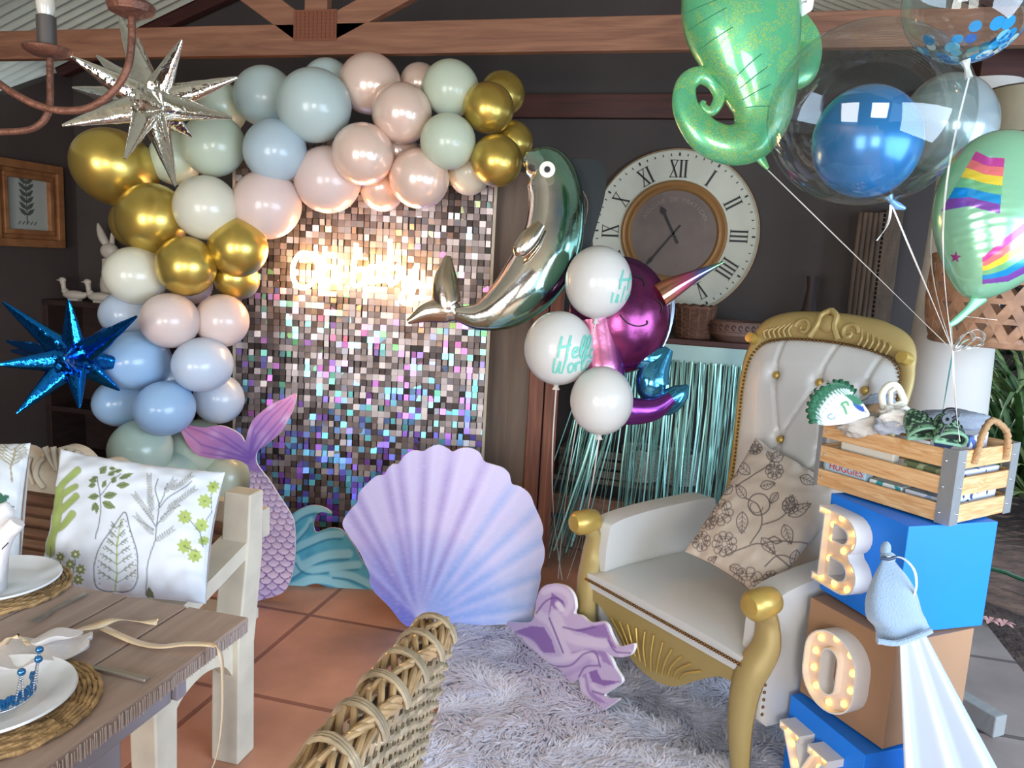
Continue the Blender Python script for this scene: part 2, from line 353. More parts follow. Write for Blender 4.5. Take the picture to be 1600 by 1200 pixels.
# masonry column at the veranda edge
cb = P(1478, 600, 3.4)
struct(MB().lathe([(.205, 0), (.19, .5), (.168, 1.2), (.150, 1.7), (.135, 2.40)], 40, (cb[0], cb[1], 0)).build('column', M_white))
struct(MB().box((1.9, cb[1]+.1, 2.47), (1.8, .16, .14)).build('trim_11', M_beam2, smooth=False, bevel=.003))
struct(MB().box((4, 10.6, .6), (10, 1.2, 2.6)).build('sky_cover_bank', M_soil, smooth=False))  # earth bank added to block the bright sky showing through the hedge
# ================================================================= WALL THINGS
o = thing('picture_frame', (-4.34, 4.19, 1.5), 'carved brown wooden picture frame with a grey botanical print, on the left wall', 'picture frame')
M_frame = mat('brown frame wood', 'b07a50', .45, wood=('8a5a38', 6, 1), bump=(40, .3))
fr = MB()
for k, (a, d) in enumerate(((0, .05), (.05, .03), (.08, .045))):
    y0, y1, z0, z1 = 3.9+a, 4.44-a, 1.5+a, 2.04-a; w = .05 if k == 0 else .03
    for c, s_ in ((((y0+y1)/2, z0+w/2), (y1-y0, w)), (((y0+y1)/2, z1-w/2), (y1-y0, w)), ((y0+w/2, (z0+z1)/2), (w, z1-z0-2*w)), ((y1-w/2, (z0+z1)/2), (w, z1-z0-2*w))):
        fr.box((-4.345+d/2, c[0], c[1]), (d, s_[0], s_[1]))
fr.build('frame', M_frame, o, smooth=False, bevel=.004)
def botan(p, w):
    c = Paint(p, rgb(186, 194, 190)); G = rgb(92, 100, 95)
    c.line([(.165, .05), (.165, .33)], .004, G, .003)
    for k in range(6):
        z = .1+k*.04
        for s_ in (-1, 1): c.poly(leafshape(.165, z, .075, .014, pi/2-s_*.9), G)
    for k in range(5): c.line([(.1+.03*k, .045), (.115+.03*k, .06)], .004, G, .003)
    return c.c
sheet([(0, 0), (.33, 0), (.33, .34), (0, .34)], (-4.33, 4.005, 1.6), YA, ZA, XA, .006, .004, botan).build('botanical_print', mat('print paper', attr=True, rough=.4), o)
# dark bookcase with ornaments
o = thing('bookcase', (-4.1, 4.42, 0), 'dark brown open bookcase in the corner behind the blue star balloon', 'bookcase')
M_dark = mat('dark bookcase wood', '3c2b27', .6, wood=('2c1f1d', 5, 1), stretch=(1, 1, 4))
for x in (-4.32, -3.4): MB().box((x, 4.42, .575), (.04, .3, 1.15)).build('side_panel', M_dark, o, smooth=False, bevel=.003)
for z in (.06, .42, .76, 1.14): MB().box((-3.86, 4.42, z), (.96, .31, .035)).build('shelf', M_dark, o, smooth=False, bevel=.003)
MB().box((-3.86, 4.575, .6), (.92, .01, 1.1)).build('back_panel', M_dark, o, smooth=False)
M_cer = mat('cream ceramic', 'cfc6ba', .45)
def duck(x, y, lab):
    b = MB(); b.ball((x+.09, y, 1.195), (.095, .035, .032), 16, 10); b.tube(catmull([(x+.03, y, 1.20), (x+.005, y, 1.23), (x, y, 1.262), (x-.005, y, 1.285)], 4), [.022]*4+[.016]*5+[.018]*4, 10)
    b.ball((x-.006, y, 1.29), (.026, .02, .02)); b.lathe([(.008, 0), (.001, .03)], 8, (x-.028, y, 1.288), ((0, 1, 0), (0, 0, 1), (-1, 0, 0))); b.tube([(x+.17, y, 1.2), (x+.2, y, 1.215)], [.02, .006], 8); b.box((x+.09, y, 1.163), (.08, .04, .012))
    return tag(b.build('duck_figurine', M_cer), lab, 'figurine', 'cream ducks on the bookcase')
duck(-4.24, 4.35, 'cream ceramic duck on the bookcase, the left one nearer the wall corner'); duck(-4.02, 4.33, 'cream ceramic duck on the bookcase, the right one partly behind a balloon')
b = MB(); b.ball((-3.93, 4.45, 1.27), (.09, .07, .13)); b.tube([(-3.93, 4.45, 1.3), (-3.95, 4.45, 1.45)], [.07, .05], 12); b.ball((-3.95, 4.45, 1.50), (.065, .05, .055)); b.ball((-3.91, 4.45, 1.485), (.04, .035, .035))
b.tube(catmull([(-3.97, 4.45, 1.53), (-4.01, 4.45, 1.60), (-4.04, 4.45, 1.68)], 5), [.018, .022, .026, .028, .028, .027, .025, .022, .018, .012, .005], 10); b.tube([(-3.95, 4.47, 1.53), (-3.95, 4.48, 1.62)], [.02, .012], 8)
tag(b.build('rabbit_figurine', M_cer), 'pale ceramic rabbit with upright ears peeking out behind the gold balloons', 'figurine')
# wall clock
CK = PY(1052, 365, 4.55); R = .465
o = thing('wall_clock', (CK[0], 4.6, CK[2]-R), 'large round wall clock with cream roman numeral ring and dark brass rimmed centre', 'clock')
ax = (XA, ZA, -YA)
M_face = mat('aged cream clock face', 'c4c4b2', .6, var=(5, .08)); M_brz = mat('antique bronze', 'a87f50', .42, .35, bump=(30, .2)); M_blk = mat('black clock ink', '1d1b1b', .6)
MB().lathe([(R, 0), (R, .04), (R-.006, .05), (R-.012, .046), (R-.012, .04), (.2, .04)], 96, (CK[0], 4.6, CK[2]), ax).build('face_ring', M_face, o)
MB().lathe([(R+.004, 0), (R+.004, .036), (R, .036), (R, 0)], 96, (CK[0], 4.6, CK[2]), ax, closed=True).build('outer_edge', M_brz, o)
MB().lathe([(.298, .04), (.294, .055), (.284, .062), (.274, .056), (.27, .05), (.262, .06), (.252, .064), (.244, .056), (.238, .045), (.238, .04)], 96, (CK[0], 4.6, CK[2]), ax).build('inner_rim', M_brz, o)
MB().lathe([(.239, .0), (.239, .046), (0.001, .046)], 96, (CK[0], 4.6, CK[2]), ax).build('dark_dial', mat('dark brown dial', '6b5c53', .6, var=(7, .2)), o)
nm = MB(); tk = MB(); cc = vv((CK[0], 4.6-.042, CK[2]))
def ckbar(bb, ang, u0, r0, u1, r1, w):
    rd = vv((math.sin(ang), 0, math.cos(ang))); tg = vv((math.cos(ang), 0, -math.sin(ang))); bb.bar(cc+rd*r0+tg*u0, cc+rd*r1+tg*u1, w, .003, up=(0, 1, 0))
NUM = ['XII', 'I', 'II', 'III', 'IIII', 'V', 'VI', 'VII', 'VIII', 'IX', 'X', 'XI']
for k, s_ in enumerate(NUM):
    nm = MB(); ang = k*pi/6; wd = {'I': .026, 'V': .048, 'X': .052}; tot = sum(wd[c] for c in s_); u = -tot/2
    # numerals read with their feet toward the centre
    for c in s_:
        w = wd[c]; a0, a1 = .312, .405
        if c == 'I': ckbar(nm, ang, u+w/2, a0, u+w/2, a1, .011)
        elif c == 'V': ckbar(nm, ang, u+.008, a1, u+w/2, a0, .010); ckbar(nm, ang, u+w-.008, a1, u+w/2, a0, .004)
        else: ckbar(nm, ang, u+.008, a1, u+w-.008, a0, .010); ckbar(nm, ang, u+w-.008, a1, u+.008, a0, .004)
        for rr in (a0, a1): ckbar(nm, ang, u+.002, rr, u+w-.002, rr, .003)
        u += w
    nm.build('roman_numeral', M_blk, o, smooth=False)
for k in range(60):
    ang = k*pi/30; ckbar(tk, ang, 0, .428, 0, .441 if k % 5 else .446, .010 if k % 5 == 0 else .005)
tk.build('minute_marks', M_blk, o, smooth=False)
hc = vv((CK[0], 4.6-.052, CK[2]))
for a, L_, w, nme in ((-28, .17, .014, 'hour_hand'), (-143, .24, .009, 'minute_hand')):
    a = math.radians(a); d = vv((math.sin(a), 0, math.cos(a))); t = vv((d[2], 0, -d[0])); h = MB().prism([[(-w/2, -.06), (w/2, -.06), (w*.5, L_*.7), (w*1.3, L_*.8), (0, L_), (-w*1.3, L_*.8), (-w*.5, L_*.7)]], hc, t, d, -YA, 0, .003); h.build(nme, M_blk, o, smooth=False)
tx = MB(); word = 'ANTOINE DE PRATICAN'
for k, c in enumerate(word):
    if c == ' ': continue
    a = math.radians(-62+124*k/(len(word)-1)); rd = vv((math.sin(a), 0, math.cos(a))); tg = vv((math.cos(a), 0, -math.sin(a))); tx.add(*text_mesh(c, .034, vv((CK[0], 4.551, CK[2]))+rd*.19, tg, rd, -YA))
tx.build('dial_lettering', mat('faded gilt lettering', '8a7a6c', .5), o, smooth=False)
vz = PY(1236, 500, 4.3); tag(MB().lathe([(.03, 0), (.055, .02), (.06, .10), (.035, .2), (.022, .3), (.03, .36), (.026, .36), (.018, .3)], 20, (.50, 4.33, 1.218)).build('tall_vase', mat('dark plum wood', '2f2223', .6)), 'tall dark plum vase on the console, barely visible behind the throne chair crest', 'vase')
# narrow rough wooden wall cabinet
o = thing('wall_cabinet', (.82, 4.6, 1.35), 'narrow weathered wooden wall box with a corrugated side, right of the throne chair back', 'wall cabinet')
M_drift = mat('weathered plank', '6d5b4a', .75, wood=('4c3e33', 9, 2), stretch=(1, 1, .25), bump=(35, .5))
a0, a1 = PY(1325, 500, 4.42), PY(1390, 505, 4.42); zt = PY(1340, 325, 4.42)[2]; zb = a0[2]; xl, xr = a0[0]-.01, a1[0]
MB().box(((xl+xr)/2+.07, 4.52, (zt+zb)/2), (xr-xl-.13, .16, zt-zb)).build('side_board', M_drift, o, smooth=False, bevel=.004)
q = MB()
for k in range(5): q.tube([(xl+.012+k*.025, 4.44, zb+.02), (xl+.012+k*.025, 4.44, zt-.02)], .013, 10)
q.build('fluted_front', M_drift, o)
b = MB()
for k in range(24): b.box((xr-.055, 4.436, zb+.02+k*(zt-zb-.04)/23), (.11, .008, .006))
b.build('ridges', M_drift, o, smooth=False)
# ================================================================= CONSOLE, SHELF GOODS, FRINGE
wdir = vv((math.cos(YAW), math.sin(YAW), 0)); fdir = vv((math.sin(YAW), -math.cos(YAW), 0))   # fdir faces the camera
o = thing('console_shelf', (-.25, 4.3, 0), 'brown wooden open console behind the mint fringe, with a post at its left end', 'console table')
MB().box((-.15, 4.33, 1.2), (1.45, .42, .035)).build('top', M_beam2, o, smooth=False, bevel=.003)
pb = P(835, 700, 3.98)
MB().box((pb[0]-.01, pb[1], .77), (.075, .09, 1.54), (wdir, fdir, ZA)).box((pb[0]+.065, pb[1]+.03, .77), (.07, .06, 1.54), (wdir, fdir, ZA)).build('post', M_postw, o, smooth=False, bevel=.004)
MB().box((-.22, 4.12, .26), (1.2, .05, .11)).build('front_rail', M_beam, o, smooth=False, bevel=.003)
for z in (.40, .52): MB().box((-.15, 4.3, z), (1.3, .34, .028)).build('shelf', mat('greyed shelf timber', '6b5d50', .7, wood=('4c423a', 4, 2), stretch=(.5, 6, 6)), o, smooth=False, bevel=.003) if z < .5 else None
MB().box((.62, 4.3, .6), (.07, .07, 1.2)).build('post', M_beam2, o, smooth=False, bevel=.004)
# tall dark pillar beside the shimmer panel
pa, pc = P(764, 600, 3.95), P(812, 600, 3.95); wv = np.linalg.norm(pc-pa)
struct(MB().box(((pa+pc)/2*vv((1, 1, 0))+vv((0.02, 0, 1.0))), (wv+.1, .08, 2.0), (wdir, fdir, ZA)).build('door_1', mat('brown grey door board', '74604f', .6, wood=('5d4c40', 3, 1), stretch=(5, 5, .4)), smooth=False, bevel=.004))
def basket(name, c, r0, r1, h, m_, lab, rows=14, sx=1.0, grp=None):
    t = thing(name, c, lab, 'basket', grp); b = MB(); n = 48
    for j in range(rows):
        z = c[2]+h*(j+.5)/rows; r_ = r0+(r1-r0)*(j+.5)/rows; pts = [(c[0]+(r_+.004*math.sin(k*pi*2/4+(j % 2)*pi))*math.cos(2*pi*k/n)*sx, c[1]+(r_+.004*math.sin(k*pi*2/4+(j % 2)*pi))*math.sin(2*pi*k/n), z) for k in range(n+1)]
        b.tube(pts, h/rows*.52, 5, cap=False)
    b.build('weave', m_, t); s_ = MB()
    for k in range(14): a = 2*pi*k/14; s_.tube([(c[0]+r0*math.cos(a)*sx, c[1]+r0*math.sin(a), c[2]), (c[0]+(r1+.004)*math.cos(a)*sx, c[1]+(r1+.004)*math.sin(a), c[2]+h)], .005, 6)
    s_.build('stakes', m_, t); rr = MB(); rr.tube([(c[0]+r1*math.cos(2*pi*k/n)*sx, c[1]+r1*math.sin(2*pi*k/n), c[2]+h+.004*math.sin(k*1.6)) for k in range(n+1)], .01, 8, cap=False); rr.build('rim', m_, t)
    MB().lathe([(.001, 0.004), (r0*min(sx, 1), .004)], 24, c).build('base', m_, t); return t
M_wic = mat('brown wicker', '6b4a38', .7, var=(30, .3)); M_wicw = mat('whitewashed wicker', 'a9a8a0', .75, var=(30, .25))
kb = PY(1083, 520, 4.28); basket('wicker_basket', (kb[0], 4.28, 1.218), .088, .105, .165, M_wic, 'small round brown wicker basket on the console, under the clock')
kb = PY(1150, 520, 4.26)
t = thing('carved_bowl', (kb[0], 4.26, 1.218), 'low carved wooden bowl on the console beside the wicker basket', 'bowl')
MB().lathe([(.1, 0), (.12, .02), (.135, .035), (.135, .05), (.14, .055), (.14, .095), (.133, .105), (.12, .1), (.11, .03), (.001, .02)], 40, (kb[0], 4.26, 1.218)).build('bowl_body', mat('greyed red wood', '6f5348', .6, bump=(60, .5)), t)
cv = MB()
for k in range(26): a = 2*pi*k/26; q = [(kb[0]+(.142)*math.cos(a+.02*math.cos(s_)*3), 4.26+.142*math.sin(a+.02*math.cos(s_)*3), 1.218+.075+.013*math.sin(s_)) for s_ in np.linspace(0, 5.3, 9)]; cv.tube(q, .0028, 5)
cv.build('carved_scrolls', mat('dark carving', '3c2924', .7), t)
for (px, py, r_, lb) in ((1000, 742, .10, 'left of the two whitewashed wicker baskets on the console lower shelf'), (1062, 746, .085, 'right of the two whitewashed wicker baskets on the console lower shelf')):
    q = PY(px, py, 4.26); basket('white_basket', (q[0], 4.26, .415), r_, r_*1.05, .17, M_wicw, lb, 12, 1.0, 'white baskets on the lower shelf')
q = PY(920, 738, 4.24); cr = thing('slatted_crate', (q[0]+.05, 4.24, .415), 'low greyed slatted wooden crate on the console lower shelf', 'crate')
for k in range(3): MB().box((q[0]+.05, 4.15, .44+k*.055), (.42, .012, .042)).build('slat', MATS['greyed shelf timber'], cr, smooth=False, bevel=.002)
for s_ in (-1, 1): MB().box((q[0]+.05+s_*.2, 4.25, .495), (.012, .2, .15)).build('end_panel', MATS['greyed shelf timber'], cr, smooth=False, bevel=.002)
# fringe curtain hung from the console top
fc = thing('fringe_curtain', (-.2, 4.08, .2), 'mint green metallic tinsel fringe curtain hanging from the console', 'fringe curtain')
M_fr = mat('mint tinsel foil', '86b8ae', .32, .4, var=(3, .15)); M_hd = mat('clear mint header film', '9fc0bc', .25, .1)
hL, hR = vv((-.62, 4.09, 1.19)), vv((.45, 4.09, 1.19))
MB().add([hL, hR, hR-vv((0, 0, .09)), hL-vv((0, 0, .09)), hL+vv((0, .003, 0)), hR+vv((0, .003, 0)), hR+vv((0, .003, -.09)), hL+vv((0, .003, -.09))], [(0, 1, 2, 3), (7, 6, 5, 4), (0, 3, 7, 4), (1, 5, 6, 2), (3, 2, 6, 7), (0, 4, 5, 1)]).build('header_band', M_hd, fc, smooth=False)
st = MB()
for k in range(190):
    x = -.62+1.07*k/189+random.uniform(-.003, .003); y = 4.085+random.uniform(-.02, .02); dx = random.gauss(-.01, .025); dy = -random.uniform(0, .12)
    if x < -.38: dx -= random.uniform(.05, .22); dy -= .1
    L_ = random.uniform(.93, 1.12); w = random.uniform(.0045, .009); p = []; sd = []; tw = random.uniform(-2.2, 2.2); ph = random.uniform(-.5, .5)
    for j in range(9): t = j/8; p.append((x+dx*t**1.2+.006*math.sin(5*t+k), y+dy*t+.008*math.sin(4*t+k*2), 1.11-L_*t)); a = ph+tw*t; sd.append((math.cos(a), math.sin(a), 0))
    st.ribbon(p, w, sd, .0006)
so_ = st.build('fringe_strands', M_fr, fc, smooth=False); so_['kind'] = 'stuff'
# ================================================================= SHIMMER PANEL
ph0 = thing('shimmer_panel', (-1.62, 3.46, 0), 'tall holographic sequin tile backdrop panel glowing behind the balloon arch', 'backdrop panel')
pr_, = [P(762, 500, 3.75)*vv((1, 1, 0))]; PW, PH = 1.22, 2.06; pl_ = pr_-wdir*PW
MB().box(pl_+wdir*PW/2-fdir*.03+ZA*PH/2, (PW, .04, PH), (wdir, fdir, ZA)).build('backing_board', mat('black backing', '15130f', .5), ph0, smooth=False)
MB().box(pr_+wdir*.008-fdir*.02+ZA*PH/2, (.014, .05, PH+.01), (wdir, fdir, ZA)).build('edge_trim', mat('cream edge trim', 'b9b2a2', .5), ph0, smooth=False)
MB().box(pl_-wdir*.008-fdir*.02+ZA*PH/2, (.014, .05, PH+.01), (wdir, fdir, ZA)).build('edge_trim', MATS['cream edge trim'], ph0, smooth=False)
def holo():
    M = bpy.data.materials.new('holographic sequin'); M.use_nodes = True; N = M.node_tree.nodes; L = M.node_tree.links; b = N['Principled BSDF']
    g = N.new('ShaderNodeNewGeometry'); sx = N.new('ShaderNodeSeparateXYZ'); L.new(g.outputs['Incoming'], sx.inputs[0])
    wn = N.new('ShaderNodeTexWhiteNoise'); wn.noise_dimensions = '1D'; L.new(g.outputs['Random Per Island'], wn.inputs['W'])
    def mth(op, a, b_, c_=None):
        q = N.new('ShaderNodeMath'); q.operation = op
        for i, x in enumerate((a, b_, c_)):
            if x is None: continue
            if hasattr(x, 'links') or hasattr(x, 'is_linked'): L.new(x, q.inputs[i])
            else: q.inputs[i].default_value = x
        return q.outputs[0]
    # diffraction colour: depends on the viewing angle and on each sequin's own film
    spr = mth('MAXIMUM', mth('MULTIPLY_ADD', sx.outputs['Z'], -3.4, .98), .20); hue = mth('FRACT', mth('ADD', mth('MULTIPLY', mth('SUBTRACT', g.outputs['Random Per Island'], .5), spr), .635), 0)
    hsv = N.new('ShaderNodeCombineColor'); hsv.mode = 'HSV'; L.new(hue, hsv.inputs[0]); L.new(mth('MULTIPLY_ADD', sx.outputs['Z'], 1.1, .50), hsv.inputs[1]); hsv.inputs[2].default_value = .85
    ns = N.new('ShaderNodeTexNoise'); ns.inputs['Scale'].default_value = 5; L.new(g.outputs['Position'], ns.inputs[0])
    th = mth('ADD', mth('MULTIPLY', ns.outputs['Fac'], 1.3), mth('MULTIPLY', sx.outputs['Z'], 2.3)); wn2 = N.new('ShaderNodeTexWhiteNoise'); wn2.noise_dimensions = '1D'; L.new(mth('ADD', g.outputs['Random Per Island'], 7.3), wn2.inputs['W']); m_ = mth('GREATER_THAN', mth('ADD', wn2.outputs['Value'], mth('MULTIPLY', th, .62)), 1.31)
    mx = N.new('ShaderNodeMix'); mx.data_type = 'RGBA'; L.new(m_, mx.inputs[0]); L.new(hsv.outputs[0], mx.inputs[7])
    gr = N.new('ShaderNodeValToRGB'); gr.color_ramp.elements[0].color = (.10, .085, .085, 1); gr.color_ramp.elements[1].color = (.44, .39, .39, 1); e = gr.color_ramp.elements.new(.35); e.color = (.20, .17, .17, 1); e = gr.color_ramp.elements.new(.93); e.color = (.36, .32, .32, 1); L.new(wn.outputs['Value'], gr.inputs[0]); L.new(gr.outputs[0], mx.inputs[6])
    L.new(mx.outputs[2], b.inputs['Base Color']); b.inputs['Metallic'].default_value = .75; b.inputs['Roughness'].default_value = .36
    return M
sq = MB(); NX, NZ = 40, 68; cw = PW/NX
for j in range(NZ):
    for i in range(NX):
        if random.random() < .012: continue
        ct = pl_+wdir*cw*(i+.5)+fdir*(.004+random.uniform(0, .004))+ZA*(.012+cw*(j+.5)); rx, ry = random.gauss(0, .16), random.gauss(-.06, .13); wd = .485 if random.random() > .28 else .37
        a = (wdir*math.cos(rx)+fdir*math.sin(rx))*cw*wd; bb_ = (ZA*math.cos(ry)+fdir*math.sin(ry))*cw*.485; sq.add([ct-a-bb_, ct+a-bb_, ct+a+bb_, ct-a+bb_], [(0, 1, 2, 3)])
sx_ = sq.build('sequin_sheet', holo(), ph0, smooth=False); sx_['kind'] = 'stuff'
# neon words
neo = thing('neon_sign', P(560, 430, 3.6), 'glowing warm white neon script sign on the sequin panel, blown out bright', 'neon sign')
M_neon = mat('warm white neon', 'ffc684', .5, emis=52)
def npath(pts): return [PP(x, y, P(560, 430, 3.61), fdir) for x, y in catmull(pts, 5)]
strokes = [[(489, 398), (470, 396), (458, 415), (460, 440), (475, 450), (492, 436), (496, 412), (484, 398), (500, 402)],
           [(508, 385), (506, 412), (504, 440), (506, 424), (516, 416), (524, 426), (524, 440), (532, 438)],
           [(557, 380), (554, 410), (552, 442), (560, 446), (570, 434), (566, 420), (554, 424)],
           [(592, 420), (580, 416), (572, 430), (582, 442), (592, 430), (594, 418), (594, 438), (602, 436)],
           [(610, 374), (608, 408), (606, 438), (616, 442), (625, 430), (620, 418), (608, 422)],
           [(630, 416), (632, 434), (644, 434), (650, 416), (648, 440), (642, 466), (632, 474), (626, 464), (640, 448), (654, 438)]]
for s_ in strokes: MB().tube(npath(s_), .011, 8).build('neon_tube', M_neon, neo)
# ================================================================= LATEX BALLOONS OF THE ARCH
BC = {'mint': ('d0dcc6', 'matte mint'), 'cream': ('e2dfcc', 'cream white'), 'blue': ('bccfd8', 'pale blue'), 'skyblue': ('a6c9ea', 'sky blue'), 'ice': ('c9d6e6', 'icy white'), 'peach': ('efd3c2', 'pearly peach'), 'blush': ('e2cfc8', 'blush white'), 'white': ('e4e4e2', 'white'), 'gold': ('b8912a', 'chrome gold'), 'seafoam': ('c2d8c8', 'pale seafoam green'), 'aqua': ('c0d2d0', 'dusty aqua')}
def bmat(k):
    if k == 'gold': return mat('chrome gold latex', 'ccb058', .3, .82, coat=.25)
    if k == 'peach': return mat('pearl peach latex', BC[k][0], .22, .25, coat=.6, transl=.12)
    return mat(k+' latex', BC[k][0], .28, 0, coat=.35, transl=.22)
BM = {}
def bmesh_unit(k):
    if k in BM: return BM[k]
    prof = [(.001, -1.0)]
    for i in range(1, 24):
        th = pi*i/24; z = -math.cos(th); r_ = math.sin(th); prof.append((r_*(1-.05*max(0, z)**2)*(1 if z < .55 else 1-.16*(z-.55)/.45), z*(1 if z < 0 else 1+.07*z*z)))
    prof += [(.045, 1.10), (.03, 1.12), (.06, 1.15), (.065, 1.17), (.001, 1.16)]
    b = MB().lathe(prof, 36); me = bpy.data.meshes.new('balloon'); me.from_pydata(b.v, [], b.f); me.materials.append(bmat(k))
    for p in me.polygons: p.use_smooth = True
    BM[k] = me; return me
def balloon(px, py, rx, ry, d, k, label, knot, group='balloon arch'):
    o = bpy.data.objects.new('balloon', bmesh_unit(k)); COL.objects.link(o); r1, r2 = rx*d/FPX, ry*d/FPX
    o.location = tuple(P(px, py, d)); z = unit(knot); t = Vector(z).to_track_quat('Z', 'Y'); o.rotation_mode = 'QUATERNION'; o.rotation_quaternion = t
    # long axis of the knot direction
    s_ = (r1+r2)/2; o.scale = (s_, s_, s_*.98) if abs(rx-ry) < 3 else ((r1, r1, r2) if abs(z[2]) > .6 else (r2 if ry < rx else s_, r2 if ry < rx else s_, r1))
    ORG[o.name] = vv(o.location); return tag(o, label, 'balloon', group)
into = lambda px, py, a=(560, 560): unit((_r*(a[0]-px)-_u*(a[1]-py))/400*.5-fdir*.9)   # knots are tied inward to the garland
ARCH = [
 (180,262,68,58,3.36,'gold','largest chrome gold balloon at the upper left end of the arch'),
 (238,342,56,54,3.30,'gold','chrome gold balloon under the largest gold one, left of a cream balloon'),
 (212,345,36,48,3.46,'gold','chrome gold balloon mostly hidden behind the second gold one, by the rabbit'),
 (291,416,46,47,3.24,'gold','chrome gold balloon lowest in the left gold cluster, above the peach white ones'),
 (372,387,47,45,3.30,'gold','chrome gold balloon beside the neon sign, right of the left gold cluster'),
 (370,436,41,32,3.42,'gold','chrome gold balloon peeking out below the one beside the neon sign'),
 (275,247,39,45,3.44,'mint','mint balloon behind the lower right spikes of the silver star'),
 (334,227,47,51,3.34,'mint','mint balloon between the silver star and the pale blue balloons'),
 (346,168,42,38,3.46,'mint','mint balloon behind the right spike tip of the silver star'),
 (322,325,51,49,3.26,'cream','cream balloon above the gold cluster, in the left shoulder of the arch'),
 (417,320,53,54,3.34,'blush','blush cream balloon lit warm by the neon sign, left edge of the sign'),
 (412,150,43,52,3.38,'aqua','pale aqua balloon at the top left of the arch beside the biggest blue one'),
 (430,236,50,48,3.28,'blue','pale blue balloon with a small blue dot, below the two aqua ones'),
 (491,165,55,61,3.26,'aqua','biggest pale aqua balloon in the top of the arch'),
 (512,131,38,40,3.46,'aqua','dusty aqua balloon peeking out behind the biggest aqua one'),
 (578,131,45,52,3.36,'peach','pearl balloon at the very top of the arch under the roof beam'),
 (512,281,52,52,3.36,'blush','blush balloon hanging low between the blue and the peach ones, over the sign'),
 (567,241,47,50,3.24,'peach','pearly peach balloon in the middle of the arch with a warm lit underside'),
 (597,296,38,34,3.46,'peach','peach balloon tucked behind, lowest over the word of the sign'),
 (628,177,46,48,3.26,'peach','pearly peach balloon right of the topmost pearl one'),
 (656,130,32,31,3.46,'peach','peach balloon half hidden behind the upper mint balloon'),
 (620,240,40,36,3.44,'peach','peach balloon wedged behind the three pearly peach ones'),
 (655,279,46,48,3.30,'peach','pearly peach balloon lowest right of the peach ones, lit from below'),
 (704,138,42,47,3.30,'mint','upper mint balloon at the right of the arch, left of the gold pair'),
 (700,221,42,45,3.22,'mint','lower mint balloon at the right of the arch, in front of a cream one'),
 (733,272,36,32,3.42,'cream','cream balloon under the lower mint one, touching the lowest gold balloon'),
 (785,146,33,38,3.40,'gold','chrome gold balloon rearmost at the top of the right gold cluster'),
 (763,169,38,43,3.26,'gold','chrome gold balloon in front at the top of the right gold cluster'),
 (800,221,31,35,3.42,'gold','chrome gold balloon behind the snout of the dolphin balloon'),
 (776,251,39,42,3.24,'gold','lowest chrome gold balloon of the right cluster, next to the dolphin snout'),
 (213,431,50,45,3.28,'cream','cream white balloon below the rabbit figurine, top of the left column'),
 (300,445,33,30,3.46,'blush','blush white balloon mostly hidden behind the lowest gold one'),
 (203,492,48,38,3.38,'ice','icy white balloon behind the right spike of the blue star'),
 (266,501,47,43,3.22,'blush','blush white balloon in front, in the middle of the left column'),
 (347,501,41,42,3.34,'blush','blush white balloon at the right side of the column beside the sequins'),
 (213,563,56,46,3.28,'skyblue','wide sky blue balloon right of the blue star centre'),
 (317,570,51,43,3.26,'ice','icy blue white balloon in the right half of the column'),
 (272,592,32,34,3.44,'skyblue','small sky blue balloon wedged in the middle of the column'),
 (191,628,46,38,3.36,'skyblue','sky blue balloon lowest at the left side of the column'),
 (258,638,49,43,3.22,'skyblue','sky blue balloon in front, just above the pale green ones'),
 (342,623,38,40,3.50,'ice','icy blue balloon at the right above the pink fin of the tail'),
 (220,701,50,46,3.30,'seafoam','pale seafoam balloon at the left above the bench back'),
 (308,700,52,44,3.58,'mint','mint balloon behind the pink tail fin, above the cushion'),
 (262,745,60,36,3.42,'seafoam','pale seafoam balloon lowest, half hidden behind the botanical cushion'),
 (352,745,40,40,3.60,'mint','mint balloon lowest right, between the cushion and the tail cutout'),
]
for a in ARCH: balloon(*a, into(a[0], a[1]))
# ================================================================= FOIL STARS
def star(name, c, spikes, m_, label, d0, base_px=17):
    t = thing(name, c, label, 'foil balloon'); C0 = vv(c)
    for (x, y, dd) in spikes:
        tip = P(x, y, d0+dd); ax_ = tip-C0; L_ = np.linalg.norm(ax_); ax_ = ax_/L_; s_ = MB()
        a = unit(np.cross(ax_, fdir)); b_ = np.cross(ax_, a); r0 = base_px*d0/FPX*1.05; v = []; n = 16; ks = 14
        for j in range(ks):
            q = .10+(1-.10)*j/(ks-1); r_ = r0*(1-(q-.1)/.9)**.92+.0035
            for k in range(n):
                an = 2*pi*k/n; sh = 1+.26*math.cos(2*an)+(.05*math.sin(9*q*L_/.05+k) if k in (0, 8) else 0)   # pinched side seams
                v.append(C0+ax_*L_*q+(a*math.cos(an)*sh+b_*math.sin(an)*sh*.86)*r_)
        f = [(j*n+k, j*n+(k+1) % n, (j+1)*n+(k+1) % n, (j+1)*n+k) for j in range(ks-1) for k in range(n)]+[tuple((ks-1)*n+k for k in range(n))]
        s_.add(v, f).build('spike', m_, t, auto=75)
    b = MB().ball(C0, .068, 40, 24); V = []
    for q in b.v:
        w = vv(q)-C0; u_ = unit(w); k = noise.noise(Vector(u_*4.5))*.35+abs(noise.noise(Vector(u_*11)))*.45; V.append(tuple(C0+w*(1+k)))
    b.v = V; b.build('crumpled_centre', m_, t, auto=25); return t
M_sil = mat('silver foil', 'e4e2da', .08, 1., bump=(16, .4, .02)); M_bfoil = mat('royal blue foil', '1a78d0', .14, 1., bump=(16, .35, .02))
